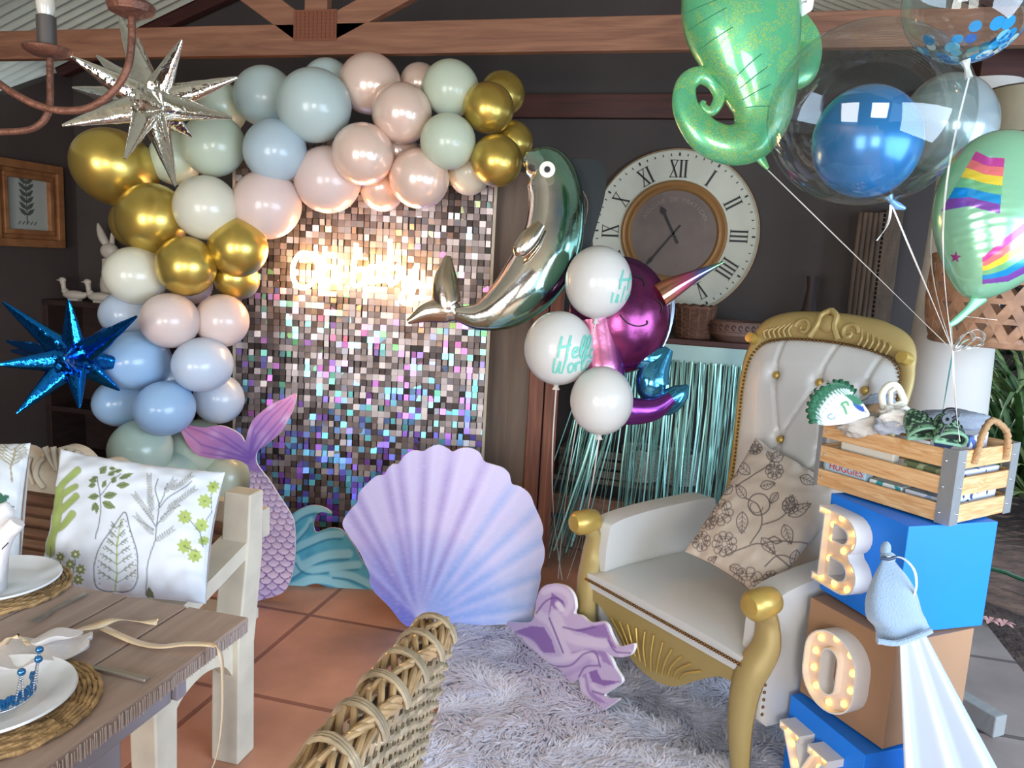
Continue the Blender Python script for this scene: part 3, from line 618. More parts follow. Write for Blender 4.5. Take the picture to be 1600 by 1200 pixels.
star('star_balloon', P(237, 163, 2.85), [(97, 196, -.12), (111, 88, -.1), (151, 87, .12), (113, 137, .1), (186, 24, .05), (284, 62, -.1), (371, 121, -.05), (362, 184, -.15), (274, 291, -.12), (195, 248, -.2), (300, 214, .18), (215, 60, .25), (255, 170, -.42)], M_sil, 'spiky silver foil star balloon hanging beside the iron chandelier', 2.85)
star('star_balloon', P(117, 562, 3.05), [(4, 472, -.05), (107, 468, -.06), (214, 494, -.1), (10, 533, .1), (17, 548, .18), (-6, 570, -.12), (26, 646, -.1), (124, 638, -.08), (187, 610, .1), (163, 512, .22), (212, 570, .15), (100, 560, -.45)], M_bfoil, 'spiky royal blue foil star balloon at the left edge beside the balloon column', 3.05, 15)
# ================================================================= HELIUM GROUP IN THE MIDDLE
def sweep(px_pts, d, rads, k=8, flat=.8, n=28, dz=None):
    """inflated foil body: centre line in photo pixels at real distance d, radii in pixels"""
    dz = dz or [0]*len(px_pts); A = catmull([(x, y, z, r_) for (x, y), z, r_ in zip(px_pts, dz, rads)], k); pts = [P(a[0], a[1], d+a[2]) for a in A]; rr = [max(a[3], .5)*(d+a[2])/FPX for a in A]
    b = MB().tube(pts, rr, n, flat=flat, ref=fdir); return b, pts, rr
def colour_by(b, fn): b.c = fn(proj(np.array(b.v)), np.array(b.v)); return b
def seam(px_pts, d, w, m_, parent, name='seam'):
    pts = [P(x, y, d) for x, y in catmull(px_pts, 5)]; return MB().ribbon(pts, w, [unit(np.cross(unit(pts[min(i+1, len(pts)-1)]-pts[max(i-1, 0)]), fdir)) for i in range(len(pts))], .0015).build(name, m_, parent)
dd = 3.15
dol = thing('dolphin_balloon', P(790, 470, dd), 'big curved silver and teal foil dolphin balloon beside the sequin panel', 'foil balloon')
M_dol = mat('silver teal foil', attr=True, rough=.12, metal=1., bump=(14, .08, .02))
body = [(712, 490), (748, 494), (786, 480), (826, 444), (856, 396), (868, 346), (867, 300), (853, 264), (829, 252), (818, 250)]
rad = [10, 22, 36, 47, 49, 46, 43, 37, 20, 8]
b, pts, rr = sweep(body, dd, rad, 9, .72)
def dcol(p, w):
    d, t = seg_dist(p, body); c = Paint(p, rgb(226, 220, 212)); side = np.zeros(len(p))
    # signed side of the spine: the back (outer curve) is teal, the belly silver
    B = np.array(body, float); cx, cy = 745, 330; r_ = np.linalg.norm(p-np.array((cx, cy)), axis=1); c0 = np.linalg.norm(B-np.array((cx, cy)), axis=1)
    tt = np.interp(t, np.linspace(0, 1, len(B)), c0); s_ = (r_-tt)/40
    c.mix(np.clip(s_*1.5+.1, 0, 1)*.8, rgb(138, 204, 188)); c.mix(np.clip((s_-.55)*4, 0, 1)*np.clip((p[:, 1]-360)/30, 0, 1), rgb(165, 222, 200))
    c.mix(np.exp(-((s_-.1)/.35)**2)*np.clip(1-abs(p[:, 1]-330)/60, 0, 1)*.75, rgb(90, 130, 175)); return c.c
colour_by(b, dcol).build('body', M_dol, dol)
for q, rq in (([(716, 488), (700, 478), (696, 440), (700, 400)], [10, 21, 20, 5]), ([(716, 492), (700, 486), (668, 488), (637, 503)], [10, 18, 16, 4])):
    bb, _, _ = sweep(q, dd+.02, rq, 7, .55); bb.build('tail_fluke', mat('champagne silver foil', 'cbbfae', .16, 1., bump=(12, .08, .02)), dol)
bb, _, _ = sweep([(846, 350), (828, 372), (812, 392), (806, 400)], dd-.12, [8, 15, 12, 3], 6, .5); bb.build('flipper', MATS['champagne silver foil'], dol)
fin = board('back_fin', [(838, 236), (880, 246), (930, 250), (945, 262), (946, 300), (930, 360), (912, 420), (902, 400), (918, 330), (912, 300), (880, 262)], P(890, 300, dd+.06), fdir, wdir, lambda p: np.tile(rgb(24, 31, 33), (len(p), 1)), mat('dark mirror foil', attr=True, rough=.5, spec=.25), .02, .008)
fo = ORG[fin.name]; fin.parent = dol; fin.location = tuple(fo-ORG[dol.name])
ey = P(855, 265, dd-.125); MB().lathe([(.031, 0), (.031, .004), (.001, .005)], 32, ey, (wdir, ZA, fdir)).build('eye', mat('white eye print', 'e8e4dc', .5), dol); MB().lathe([(.012, .004), (.012, .008), (.001, .009)], 24, ey, (wdir, ZA, fdir)).build('pupil', M_blk, dol)
# three printed white balloons
def spoint(c, r_, px, py, lift=.002):
    q = ray(px, py); q = q/np.linalg.norm(q); oc = CAM-c; B_ = q@oc; D_ = B_*B_-(oc@oc-r_*r_)
    if D_ <= 0: return None
    h = CAM+q*(-B_-math.sqrt(D_)); return c+(h-c)*(1+lift/r_)
SCR = {  # brush lettering, strokes in a unit box
 'H': [[(0, 1), (-.03, .5), (-.05, 0)], [(.42, 1.05), (.38, .5), (.36, -.02)], [(-.12, .45), (.2, .52), (.5, .6)]],
 'e': [[(.02, .2), (.2, .3), (.22, .45), (.08, .45), (0, .2), (.1, 0), (.3, .12)]],
 'l': [[(0, .15), (.15, .6), (.18, 1.0), (.06, .95), (.02, .4), (.08, 0), (.2, .12)]],
 'o': [[(.15, .45), (0, .3), (.05, 0), (.22, .05), (.26, .3), (.15, .45)]],
 'W': [[(0, .8), (-.02, .2), (.12, 0), (.3, .6), (.3, .15), (.44, 0), (.62, .9)]],
 'r': [[(0, .45), (.04, 0), (.05, .3), (.15, .45), (.26, .4)]],
 'd': [[(.25, .4), (.08, .42), (0, .15), (.12, 0), (.25, .3), (.34, 1.1), (.28, .3), (.36, 0)]]}
def letter_on(parent, c, r_, word, x0, y0, size, slope, m_, adv, tilt=.15):
    b = MB(); x = 0
    for ch in word:
        for st_ in SCR[ch]:
            pts = []
            for u_, v_ in catmull(st_, 6):
                X_ = x+u_+v_*tilt; q = spoint(c, r_, x0+X_*size, y0-v_*size+X_*size*slope)
                if q is not None: pts.append(q)
            if len(pts) > 2: nn = [unit(q-c) for q in pts]; W_ = [size*.1*3.1/FPX*(1.15-.5*abs(i/len(pts)-.35)) for i in range(len(pts))]; b.ribbon(pts, W_, [unit(np.cross(unit(pts[min(i+1, len(pts)-1)]-pts[max(i-1, 0)]), nn[i])) for i in range(len(pts))], .0012)
        x += adv[ch]
    if b.v: b.build('printed_lettering', m_, parent, smooth=False)
ADV = dict(H=.62, e=.34, l=.24, o=.36, W=.76, r=.3, d=.4); M_ink = mat('teal print ink', '6fbfae', .45)
def hello(px, py, rx, ry, d, lab, words):
    c = P(px, py, d); t = thing('printed_balloon', c-ZA*ry*d/FPX, lab, 'balloon', 'white balloons before the narwhal balloon')
    rs = rx*d/FPX; b = MB(); k0 = MB().lathe([(q[0], q[1]) for q in [(.001, -1)]+[(math.sin(pi*i/28), -math.cos(pi*i/28)) for i in range(1, 28)]+[(.001, 1)]], 44)
    b.add([c+vv(q)*rs*vv((1, 1, ry/rx)) for q in k0.v], k0.f); kd = c-ZA*(ry*d/FPX); b.lathe([(.02, .01), (.008, -.006), (.015, -.018), (.001, -.018)], 12, kd)
    b.build('balloon_skin', mat('white latex', 'dedcd6', .3, 0, coat=.35, transl=.2), t)
    for w in words: letter_on(t, c, rs*1.004, *w, M_ink, ADV)
    return t, kd
h1, k1 = hello(935, 441, 52, 57, 2.95, 'white balloon with teal lettering only at its right edge, before the clock', [('Hello', 969, 452, 30, .1), ('World', 954, 482, 30, -.35)])
h2, k2 = hello(873, 544, 54, 58, 2.93, 'white balloon with teal Hello World lettering in full, left of the others', [('Hello', 873, 559, 33, .0), ('World', 864, 584, 30, -.12)])
h3, k3 = hello(940, 626, 49, 54, 2.88, 'white balloon without any lettering in view, lowest of the three', [])
M_rib = mat('white balloon ribbon', 'e4e2dc', .25, 0, coat=.5); M_ribg = mat('teal ribbon', '5fa7a6', .25, .3)
def ribbon_string(a, b_, label, grp, m_=M_rib, sag=.0, w=.005, dx=0, lowz=None):
    pts = []; a, b_ = vv(a), vv(b_)
    for i in range(17): t = i/16; pts.append(a+(b_-a)*t+wdir*dx*math.sin(pi*t)-ZA*sag*math.sin(pi*t))
    o = MB().ribbon(pts, w, [unit(wdir*math.cos(2.5*i/16)+fdir*math.sin(2.5*i/16)) for i in range(17)], .0008).build('balloon_ribbon', m_, smooth=True); return tag(o, label, 'ribbon', grp)
tie = PZ(872, 905, .10)
ribbon_string(k1-ZA*.018, tie, 'white curling ribbon falling from the balloon before the clock', 'ribbons of the white balloons', dx=-.02)
ribbon_string(k2-ZA*.018, tie+vv((.02, 0, 0)), 'white curling ribbon falling from the Hello World balloon', 'ribbons of the white balloons', dx=-.03)
ribbon_string(k3-ZA*.018, tie+vv((.04, .02, 0)), 'white curling ribbon falling from the lowest white balloon', 'ribbons of the white balloons', dx=.02)
# narwhal foil balloon
nd = 3.12; nar = thing('narwhal_balloon', P(975, 560, nd), 'smiling purple foil narwhal balloon with a rainbow horn and blue tail', 'foil balloon')
M_nar = mat('purple foil', attr=True, rough=.2, metal=.8, bump=(12, .08, .02))
b = MB().ball(P(968, 492, nd), (80*nd/FPX, 92*nd/FPX, .12), 48, 28, (_r, _u, -_f))
def ncol(p, w):
    c = Paint(p, rgb(116, 48, 92)); c.mix(np.clip((455-p[:, 1])/70, 0, 1)*.7, rgb(92, 66, 104)); c.mix(np.clip((p[:, 1]-520)/60, 0, 1)*.5, rgb(110, 25, 90)); return c.c
colour_by(b, ncol).build('body', M_nar, nar)
b, _, _ = sweep([(925, 500), (930, 540), (935, 580), (945, 615), (975, 640), (1020, 640), (1050, 622)], nd-.05, [40, 40, 42, 34, 24, 18, 10], 8, .7)
colour_by(b, lambda p, w: Paint(p, rgb(206, 120, 150)).mix(np.clip((p[:, 0]-950)/20, 0, 1), rgb(128, 58, 140)).mix(np.clip((470-p[:, 1])/-1+0, 0, 0), rgb(230, 190, 120)).c).build('belly', M_nar, nar)
b, _, _ = sweep([(1030, 462), (1050, 450), (1088, 430), (1132, 409)], nd-.06, [20, 17, 9, 1], 8, .9)
colour_by(b, lambda p, w: Paint(p, rgb(222, 150, 120)).mix((p[:, 0]-1045)/25, rgb(222, 110, 150)).mix((p[:, 0]-1075)/20, rgb(120, 130, 200)).mix((p[:, 0]-1100)/25, rgb(130, 190, 130)).c).build('horn', mat('rainbow foil', attr=True, rough=.14, metal=.9), nar)
M_btail = mat('iridescent blue foil', '4d9cc4', .12, .9, bump=(14, .1, .02))
for q, rq in (([(1042, 548), (1020, 560), (1000, 562), (985, 556)], [8, 18, 16, 4]), ([(1045, 545), (1024, 580), (1020, 605), (1030, 622)], [8, 24, 26, 12]), ([(1018, 628), (1040, 630), (1062, 615), (1075, 602)], [8, 20, 16, 3])):
    bb, _, _ = sweep(q, nd-.03, rq, 7, .6); bb.build('tail_lobe', M_btail, nar)
def on_nar(px, py):
    c0 = P(968, 492, nd); X_ = (px-968)/80; Y_ = (492-py)/92; s_ = max(0, 1-X_*X_-Y_*Y_); return c0+_r*X_*80*nd/FPX+_u*Y_*92*nd/FPX-_f*(.12*math.sqrt(s_)+.003)
for nm_, q in (('eye_line', [(985, 436), (994, 438), (1000, 444), (1001, 452)]), ('eye_line', [(1018, 472), (1026, 476), (1029, 484), (1027, 492)]), ('smile_line', [(962, 496), (972, 507), (988, 513), (1003, 510), (1004, 504)])):
    MB().tube([on_nar(*p) for p in catmull(q, 5)], .0028, 6).build(nm_, M_blk, nar)
seam([(1046, 440), (1052, 480), (1044, 520), (1025, 560)], nd+.0, .012, mat('iridescent rim foil', 'a8bcd0', .2, .8), nar, 'rim_seam')
# ================================================================= SEAHORSE, BUBBLE, CONFETTI, PEARL, RAINBOW
sd_ = 2.2; sea = thing('seahorse_balloon', P(1190, 245, sd_), 'green holographic foil seahorse balloon with a curled tail, at the top of the picture', 'foil balloon')
def glit():
    M = mat('green holographic foil', '4fae73', .36, .3); N = M.node_tree.nodes; L = M.node_tree.links; b = N['Principled BSDF']
    g = N.new('ShaderNodeNewGeometry'); n = N.new('ShaderNodeTexVoronoi'); n.inputs['Scale'].default_value = 420; L.new(g.outputs['Position'], n.inputs['Vector'])
    n2 = N.new('ShaderNodeTexNoise'); n2.inputs['Scale'].default_value = 6; n2.inputs['Distortion'].default_value = 2; L.new(g.outputs['Position'], n2.inputs['Vector'])
    ad = N.new('ShaderNodeMath'); ad.operation = 'MULTIPLY_ADD'; ad.inputs[1].default_value = .28; sp = N.new('ShaderNodeSeparateColor'); L.new(n.outputs['Color'], sp.inputs[0]); L.new(sp.outputs[0], ad.inputs[0]); L.new(n2.outputs['Fac'], ad.inputs[2])
    r = N.new('ShaderNodeValToRGB'); els = r.color_ramp.elements; els[0].position = .38; els[0].color = (*hx('52b47c'), 1); els[1].position = 1.0; els[1].color = (*hx('6cc894'), 1)
    for p_, c_ in ((.58, '62b880'), (.66, '45a48c'), (.72, '7cc85a'), (.76, 'b4b458'), (.80, '5ab878')): e = els.new(p_); e.color = (*hx(c_), 1)
    L.new(ad.outputs[0], r.inputs[0]); L.new(r.outputs[0], b.inputs['Base Color']); b.inputs['Coat Weight'].default_value = .8; b.inputs['Coat Roughness'].default_value = .06; return M
M_sea = glit()
bl = [(1150, -60), (1158, 20), (1172, 80), (1186, 130), (1190, 180), (1172, 218), (1135, 226), (1098, 208), (1072, 170), (1072, 134), (1092, 118), (1114, 128), (1124, 152), (1112, 174), (1098, 166), (1100, 158)]
rl = [82, 92, 80, 62, 46, 36, 30, 27, 21, 17, 14, 12, 10, 8, 6, 4]
b, pts, rr = sweep(bl, sd_, rl, 8, .62, 32); b.build('body', M_sea, sea)
bb, _, _ = sweep([(1205, 10), (1240, 40), (1262, 70), (1250, 110), (1222, 130)], sd_+.1, [30, 26, 22, 26, 14], 7, .5); bb.build('back_fin', M_sea, sea)
bb, _, _ = sweep([(1180, 236), (1190, 250), (1200, 264)], sd_, [9, 7, 3], 4, .5); bb.build('filling_neck', M_sea, sea)
for a_, b_ in (((1068, 22), (1124, -2)), ((1074, 48), (1135, 12)), ((1092, 78), (1145, 42)), ((1152, 118), (1190, 84)), ((1156, 138), (1200, 104)), ((1160, 156), (1204, 132)), ((1165, 168), (1204, 166))):
    seam([a_, ((a_[0]+b_[0])/2, (a_[1]+b_[1])/2-1), b_], sd_-.118 if a_[0] < 1100 else sd_-.10, .0022, mat('pressed green crease', '2f7350', .4, .3), sea, 'crease')
fn_ = board('white_fin_print', [(1246, -15), (1270, -15), (1270, 12), (1262, 20), (1248, 27), (1250, 10)], P(1255, 10, sd_-.02), fdir, wdir, lambda p: Paint(p, rgb(228, 228, 222)).line([(1252, 4), (1259, 3), (1262, -6)], .9, rgb(90, 95, 90)).c, mat('printed film', attr=True, rough=.4), .006, .004)
fo = ORG[fn_.name]; fn_.parent = sea; fn_.location = tuple(fo-ORG[sea.name])
# clear bubble with the blue balloon inside
bd = 1.85; bc = P(1356, 180, bd)
M_clear = mat('clear bubble film', alpha_glass=('eef3f2', .16))
t = thing('bubble_balloon', P(1396, 316, bd), 'large clear bubble balloon holding a blue balloon', 'balloon')
o_ = MB().ball(bc, (152*bd/FPX, 140*bd/FPX, 140*bd/FPX), 64, 40, (_r, _u, _f)); o_.build('clear_skin', M_clear, t)
nk = MB(); nk.tube([P(1388, 306, bd), P(1392, 314, bd), P(1402, 322, bd), P(1414, 326, bd)], [.012, .006, .010, .004], 10); nk.build('gathered_neck', mat('gathered blue film', '6f9cc0', .2, .2), t)
q = MB().lathe([(p_[0]*81*bd/FPX, p_[1]*86*bd/FPX) for p_ in [(.001, -1)]+[(math.sin(pi*i/28), -math.cos(pi*i/28)) for i in range(1, 28)]+[(.001, 1)]], 44, P(1354, 222, bd), (_r, -_f, _u)); ob = q.build('balloon', mat('pearl blue latex', '2f7fc0', .26, .35, coat=.25)); tag(ob, 'pearly blue balloon floating inside the clear bubble balloon', 'balloon')
q = MB().lathe([(p_[0]*70*2.3/FPX, p_[1]*78*2.3/FPX) for p_ in [(.001, -1)]+[(math.sin(pi*i/28), -math.cos(pi*i/28)) for i in range(1, 28)]+[(.001, 1)]], 44, P(1482, 195, 2.3), (_r, -_f, _u)); ob = q.build('balloon', mat('pearl grey blue latex', 'a8b8bc', .2, .3, coat=.7, transl=.15)); tag(ob, 'pearly grey blue balloon behind the right side of the clear bubble', 'balloon')
# confetti balloon
cd_ = 1.75; cc2 = P(1514, -2, cd_); t = thing('confetti_balloon', P(1514, 98, cd_), 'clear balloon with blue and white confetti at the top right corner', 'balloon'); rc = 96*cd_/FPX
MB().ball(cc2, rc, 56, 36).build('clear_skin', M_clear, t)
for k in range(95):
    th = random.uniform(.0, 1.0); ph = random.uniform(0, 2*pi); u_ = unit((math.cos(ph)*math.sin(th)*1.3, math.sin(ph)*math.sin(th), -math.cos(th)-.1)); u_ = unit(u_+_r*.25)
    c_ = cc2+u_*rc*.985; a = unit(np.cross(u_, (.3, .2, .9))); bb = np.cross(u_, a); s_ = random.uniform(.010, .016)
    MB().lathe([(s_, 0), (s_, .0006), (.0005, .0006)], 12, c_, (a, bb, -u_)).build('confetti', mat('blue confetti', '1b8fc9', .4) if k % 5 < 2 else (mat('deep blue confetti', '1f63b0', .4) if k % 5 == 2 else (mat('aqua confetti', '7cc3d6', .4) if k % 5 == 3 else mat('white confetti', 'dfe4dc', .4))), t, smooth=False)
for q in ([(1500, -4), (1497, 8), (1505, 18), (1515, 14), (1518, -4)], [(1535, 2), (1545, 14), (1560, 16), (1572, 6)]): MB().tube([cc2+(P(x, y, cd_)-cc2)*vv((1, 1, 1))-_f*rc*.93 for x, y in catmull(q, 5)], .0012, 6).build('printed_loop', M_rib, t)
MB().tube([P(1508, 95, cd_), P(1511, 106, cd_), P(1514, 122, cd_)], [.012, .006, .009], 8).build('neck', M_rib, t)
# rainbow heart foil balloon
rd_ = 1.95; rb = thing('rainbow_balloon', P(1520, 470, rd_), 'mint green foil balloon printed with rainbows and a pink star, at the right edge', 'foil balloon')
Rx, Ry = 104*rd_/FPX, 132*rd_/FPX; rcn = P(1567, 336, rd_)
b = MB(); v = []; nu, nv = 620, 360
for i in range(nv+1):
    th = pi*i/nv
    for k in range(nu):
        ph = 2*pi*k/nu; x = math.sin(th)*math.cos(ph); y = -math.cos(th); z = math.sin(th)*math.sin(ph); xs = x*(1-.26*max(0, -y)**1.6); xs += -.36*max(0, -y)**2.2
        wr = 1+.012*math.sin(y*60+3*math.sin(x*4))*(abs(x)**2); v.append(rcn+_r*xs*Rx+_u*y*Ry-_f*z*.12*wr)
b.add(v, [(i*nu+k, i*nu+(k+1) % nu, (i+1)*nu+(k+1) % nu, (i+1)*nu+k) for i in range(nv) for k in range(nu)])
def rcol(p, w):
    c = Paint(p, rgb(140, 196, 158)); cols = [rgb(196, 72, 150), rgb(232, 120, 120), rgb(232, 208, 70), rgb(116, 184, 130), rgb(30, 140, 200), rgb(124, 74, 160)]
    def band(P0, P1, w0, w1):
        P0 = np.array(P0, float); P1 = np.array(P1, float); q = p; d, t_ = seg_dist(q, [tuple(a) for a in P0]); e, _ = seg_dist(q, [tuple(a) for a in P1]); f = d/(d+e); ins = inpoly(q, [tuple(a) for a in P0]+[tuple(a) for a in P1[::-1]])
        for k, cl in enumerate(cols): m_ = ins & (f >= k/6) & (f < (k+1)/6+.001); c.c[m_] = cl
    band([(1525, 236), (1545, 246), (1570, 247)], [(1470, 330), (1515, 322), (1562, 334)], 0, 0)
    band([(1535, 402), (1570, 372), (1610, 340)], [(1535, 444), (1575, 440), (1620, 418)], 0, 0)
    s_ = [];
    for k in range(10): a = -pi/2+k*pi/5+.1; r_ = 10 if k % 2 == 0 else 4.2; s_.append((1493+r_*math.cos(a), 402+r_*math.sin(a)))
    c.poly(s_, rgb(150, 62, 128)); front = (np.array(w)-rcn)@(-_f) > -.02; c.c[~front] = rgb(140, 196, 158); return c.c
colour_by(b, rcol).build('body', mat('mint printed foil', attr=True, rough=.2, metal=.35, coat=.4, bump=(10, .06, .02)), rb)
bb, _, _ = sweep([(1532, 462), (1515, 482), (1495, 500), (1484, 508)], rd_, [14, 7, 6, 4], 5, .4); bb.build('filling_neck', mat('mint film', '6fae88', .25, .3), rb)
# ribbons of the right hand bunch, tied at one knot
kn = P(1489, 548, 1.82)
for a, lb, dx in ((P(1200, 266, sd_), 'white ribbon from the seahorse balloon down to the knot', 0), (P(1394, 322, bd), 'white ribbon from the clear bubble balloon down to the knot', 0), (P(1514, 122, cd_), 'white ribbon from the confetti balloon down behind the rainbow balloon', -.04), (P(1486, 508, rd_), 'short ribbon from the rainbow balloon neck to the knot', 0), (P(1480, 274, 2.3), 'pale ribbon from the grey blue balloon down to the knot', -.05)):
    ribbon_string(a, kn, lb, 'ribbons of the right balloon bunch', w=.0042, dx=dx)
ribbon_string(kn, P(1500, 690, 1.95), 'white ribbon from the knot down into the wooden crate', 'ribbons below the knot', w=.0042, dx=-.004); ribbon_string(kn, P(1470, 660, 2.05), 'teal tinted ribbon from the knot down into the wooden crate', 'ribbons below the knot', M_ribg, w=.0035)
ribbon_string(P(1392, 320, bd), P(1370, 376, bd), 'loose curled white ribbon end under the bubble balloon', 'loose ribbon ends', w=.006, dx=.01)
ribbon_string(P(1505, 494, 1.93), P(1558, 500, 1.9), 'loose white ribbon end at the rainbow balloon neck', 'loose ribbon ends', w=.005)
bw_ = thing('ribbon_bow', kn, 'silver white ribbon bow at the knot of the right balloon bunch', 'bow')
for q in ([(1489, 548), (1505, 525), (1525, 515), (1538, 524), (1530, 538), (1505, 545), (1489, 548)], [(1489, 548), (1512, 530), (1530, 528), (1534, 540), (1512, 545), (1490, 549)], [(1489, 548), (1500, 528), (1516, 518), (1522, 530), (1504, 544)]):
    pts = [P(x, y, 1.82-.01*math.sin(i)) for i, (x, y) in enumerate(catmull(q, 5))]; MB().ribbon(pts, .010, [_f]*len(pts), .0008).build('loop', mat('silver ribbon', 'd8d6d0', .15, .4), bw_)
# ================================================================= PRINTED FOAM BOARD CUTOUTS
M_print = mat('printed foam board', attr=True, rough=.55)
def lean(o, ang, yaw=None):
    h = fdir if yaw is None else vv((math.sin(yaw), -math.cos(yaw), 0)); return unit(h*math.cos(ang)+ZA*math.sin(ang))
SH = [(650,981),(630,975),(608,948),(585,925),(577,908),(577,896),(561,862),(545,838),(535,818),(546,798),(558,785),(560,772),(572,757),(588,744),(600,742),(606,732),(614,725),(622,725),(632,712),(646,704),(661,705),(670,700),(685,695),(700,701),(707,706),(718,701),(734,700),(749,707),(757,721),(771,726),(786,731),(796,741),(800,756),(814,761),(828,773),(836,792),(845,812),(849,828),(847,842),(851,858),(850,876),(845,892),(845,906),(840,928),(836,944),(832,958),(830,971),(800,975),(760,977),(727,978),(685,981)]
NOT = [(577,900),(546,800),(560,778),(602,738),(624,722),(664,705),(707,707),(757,723),(801,758),(838,796),(848,842),(846,895),(836,945)]
def shcol(p):
    b0 = np.array((652, 972.)); v = p-b0; r_ = np.linalg.norm(v, axis=1); ang = np.arctan2(v[:, 0], -v[:, 1])   # 0 = straight up
    c = Paint(p, rgb(212, 198, 230)); tr = np.clip((ang-.35)/1.0, 0, 1); c.mix(tr*.75, rgb(176, 196, 240)); c.mix(np.clip(1-r_/150, 0, 1)**.8*.9, rgb(92, 132, 222)); c.mix(np.clip((.2-ang)/1.0, 0, 1)*np.clip(1-r_/200, 0, 1)*.6, rgb(110, 92, 190))
    na = [math.atan2(x-b0[0], -(y-b0[1])) for x, y in NOT]; na.sort()
    for i, a in enumerate(na):
        d = np.abs(ang-a)*r_; col = rgb(140, 116, 184) if a < .45 else rgb(128, 164, 228); c.mix(np.clip(1-d/(4+r_*.035), 0, 1)*.48*np.clip(r_/80, 0, 1), col)
        d2 = (ang-a-.035)*r_; c.mix(np.clip(1-np.abs(d2-6)/7, 0, 1)*.35, rgb(225, 214, 245))
    c.mix(np.clip(vnoise(p, .03, 3)*1.2, 0, 1)*.35, rgb(214, 200, 238)); c.mix(np.clip(vnoise(p*np.array((1, 3.)), .12, 8)*1.2, 0, 1)*.2, rgb(235, 228, 250)); c.mix(np.clip((r_-225)/40, 0, 1)*.35, rgb(206, 196, 226)); return c.c
so = PZ(650, 981, 0); q = board('shell_cutout', SH, so+ZA*.0, lean(so, .10), wdir, shcol, M_print, .012, .005); tag(q, 'large purple and blue scallop shell cutout standing on the floor', 'cutout')
TL = [(279,661),(290,664),(318,668),(342,665),(360,670),(376,680),(383,690),(388,672),(398,653),(424,632),(446,622),(462,615),(460,634),(450,656),(437,677),(416,695),(402,705),(400,720),(406,732),(420,750),(436,775),(450,796),(459,815),(461,842),(460,874),(455,902),(446,922),(434,930),(414,936),(396,940),(384,936),(376,912),(372,870),(376,826),(386,786),(391,752),(389,733),(384,725),(368,718),(338,717),(312,712),(298,701),(287,683)]
def tlcol(p):
    c = Paint(p, rgb(196, 168, 200)); fl = p[:, 1]-(.12*(p[:, 0]-390)) < 735
    d = np.linalg.norm(p-np.array((390, 712.)), axis=1); f1 = np.clip(d/110, 0, 1); cc_ = rgb(136, 108, 186); n_ = vnoise(p, .045, 2)
    base = np.array(rgb(226, 140, 178))*f1[:, None]+np.array(cc_)*(1-f1[:, None]); c.c[fl] = base[fl]
    c.mix(fl*np.clip(n_*1.6, 0, 1)*.5, rgb(232, 206, 226))
    for q in ([(390, 715), (350, 690), (318, 676), (285, 664)], [(390, 718), (350, 705), (315, 695), (288, 672)], [(388, 708), (350, 680), (330, 670)], [(388, 722), (350, 713), (315, 707)], [(391, 712), (400, 680), (425, 650), (455, 622)], [(393, 714), (412, 685), (438, 655), (458, 626)], [(390, 708), (396, 672), (412, 650), (440, 628)], [(394, 716), (420, 688), (446, 656)]):
        c.line(q, 2.2, rgb(120, 84, 168), 2.5, .75, True)
    # overlapping scales of the body
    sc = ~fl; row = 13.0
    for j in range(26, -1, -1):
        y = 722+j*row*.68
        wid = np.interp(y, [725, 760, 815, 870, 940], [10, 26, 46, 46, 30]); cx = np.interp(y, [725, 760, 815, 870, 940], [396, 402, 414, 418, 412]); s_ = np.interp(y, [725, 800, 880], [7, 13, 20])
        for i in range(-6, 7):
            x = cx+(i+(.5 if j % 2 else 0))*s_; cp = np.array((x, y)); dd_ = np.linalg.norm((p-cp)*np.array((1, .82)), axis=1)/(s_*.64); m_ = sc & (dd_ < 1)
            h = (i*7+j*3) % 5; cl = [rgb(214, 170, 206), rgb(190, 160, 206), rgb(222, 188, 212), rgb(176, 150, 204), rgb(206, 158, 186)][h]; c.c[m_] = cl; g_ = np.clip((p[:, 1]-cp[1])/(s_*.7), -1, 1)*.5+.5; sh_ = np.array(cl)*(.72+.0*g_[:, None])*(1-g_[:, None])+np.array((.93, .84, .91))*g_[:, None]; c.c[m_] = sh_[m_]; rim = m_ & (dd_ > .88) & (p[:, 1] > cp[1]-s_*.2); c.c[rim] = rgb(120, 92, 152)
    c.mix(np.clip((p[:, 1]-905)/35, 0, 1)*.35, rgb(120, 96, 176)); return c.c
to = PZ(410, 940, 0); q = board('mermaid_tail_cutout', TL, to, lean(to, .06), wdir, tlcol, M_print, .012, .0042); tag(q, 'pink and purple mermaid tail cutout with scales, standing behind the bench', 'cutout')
WV = [(452,812),(460,801),(473,794),(486,790),(500,791),(512,796),(518,803),(504,800),(496,803),(491,813),(490,823),(494,832),(506,828),(518,825),(534,828),(544,840),(556,858),(572,885),(600,900),(615,944),(587,942),(570,941),(553,936),(538,931),(525,924),(508,916),(495,912),(483,914),(470,919),(450,922),(444,905),(446,860)]
def wvcol(p):
    c = Paint(p, rgb(88, 180, 206)); c.mix(np.clip(vnoise(p, .05, 5)*1.8+.2, 0, 1)*.6, rgb(60, 150, 182))
    for q, w in (([(450, 830), (466, 806), (490, 795), (512, 799)], 6), ([(452, 862), (480, 848), (510, 836), (534, 834)], 6), ([(455, 850), (478, 825), (486, 812)], 4), ([(450, 900), (480, 880), (510, 868), (545, 865)], 7), ([(462, 872), (470, 884), (488, 890), (520, 886), (560, 882)], 6), ([(455, 918), (490, 905), (530, 912), (575, 932)], 7), ([(520, 895), (550, 900), (590, 920)], 6)):
        c.line(catmull(q, 5), w, rgb(160, 214, 224), 4, .9); c.line([(a, b+w+2) for a, b in catmull(q, 5)], 1.4, rgb(38, 118, 156), 2, .7)
    return c.c
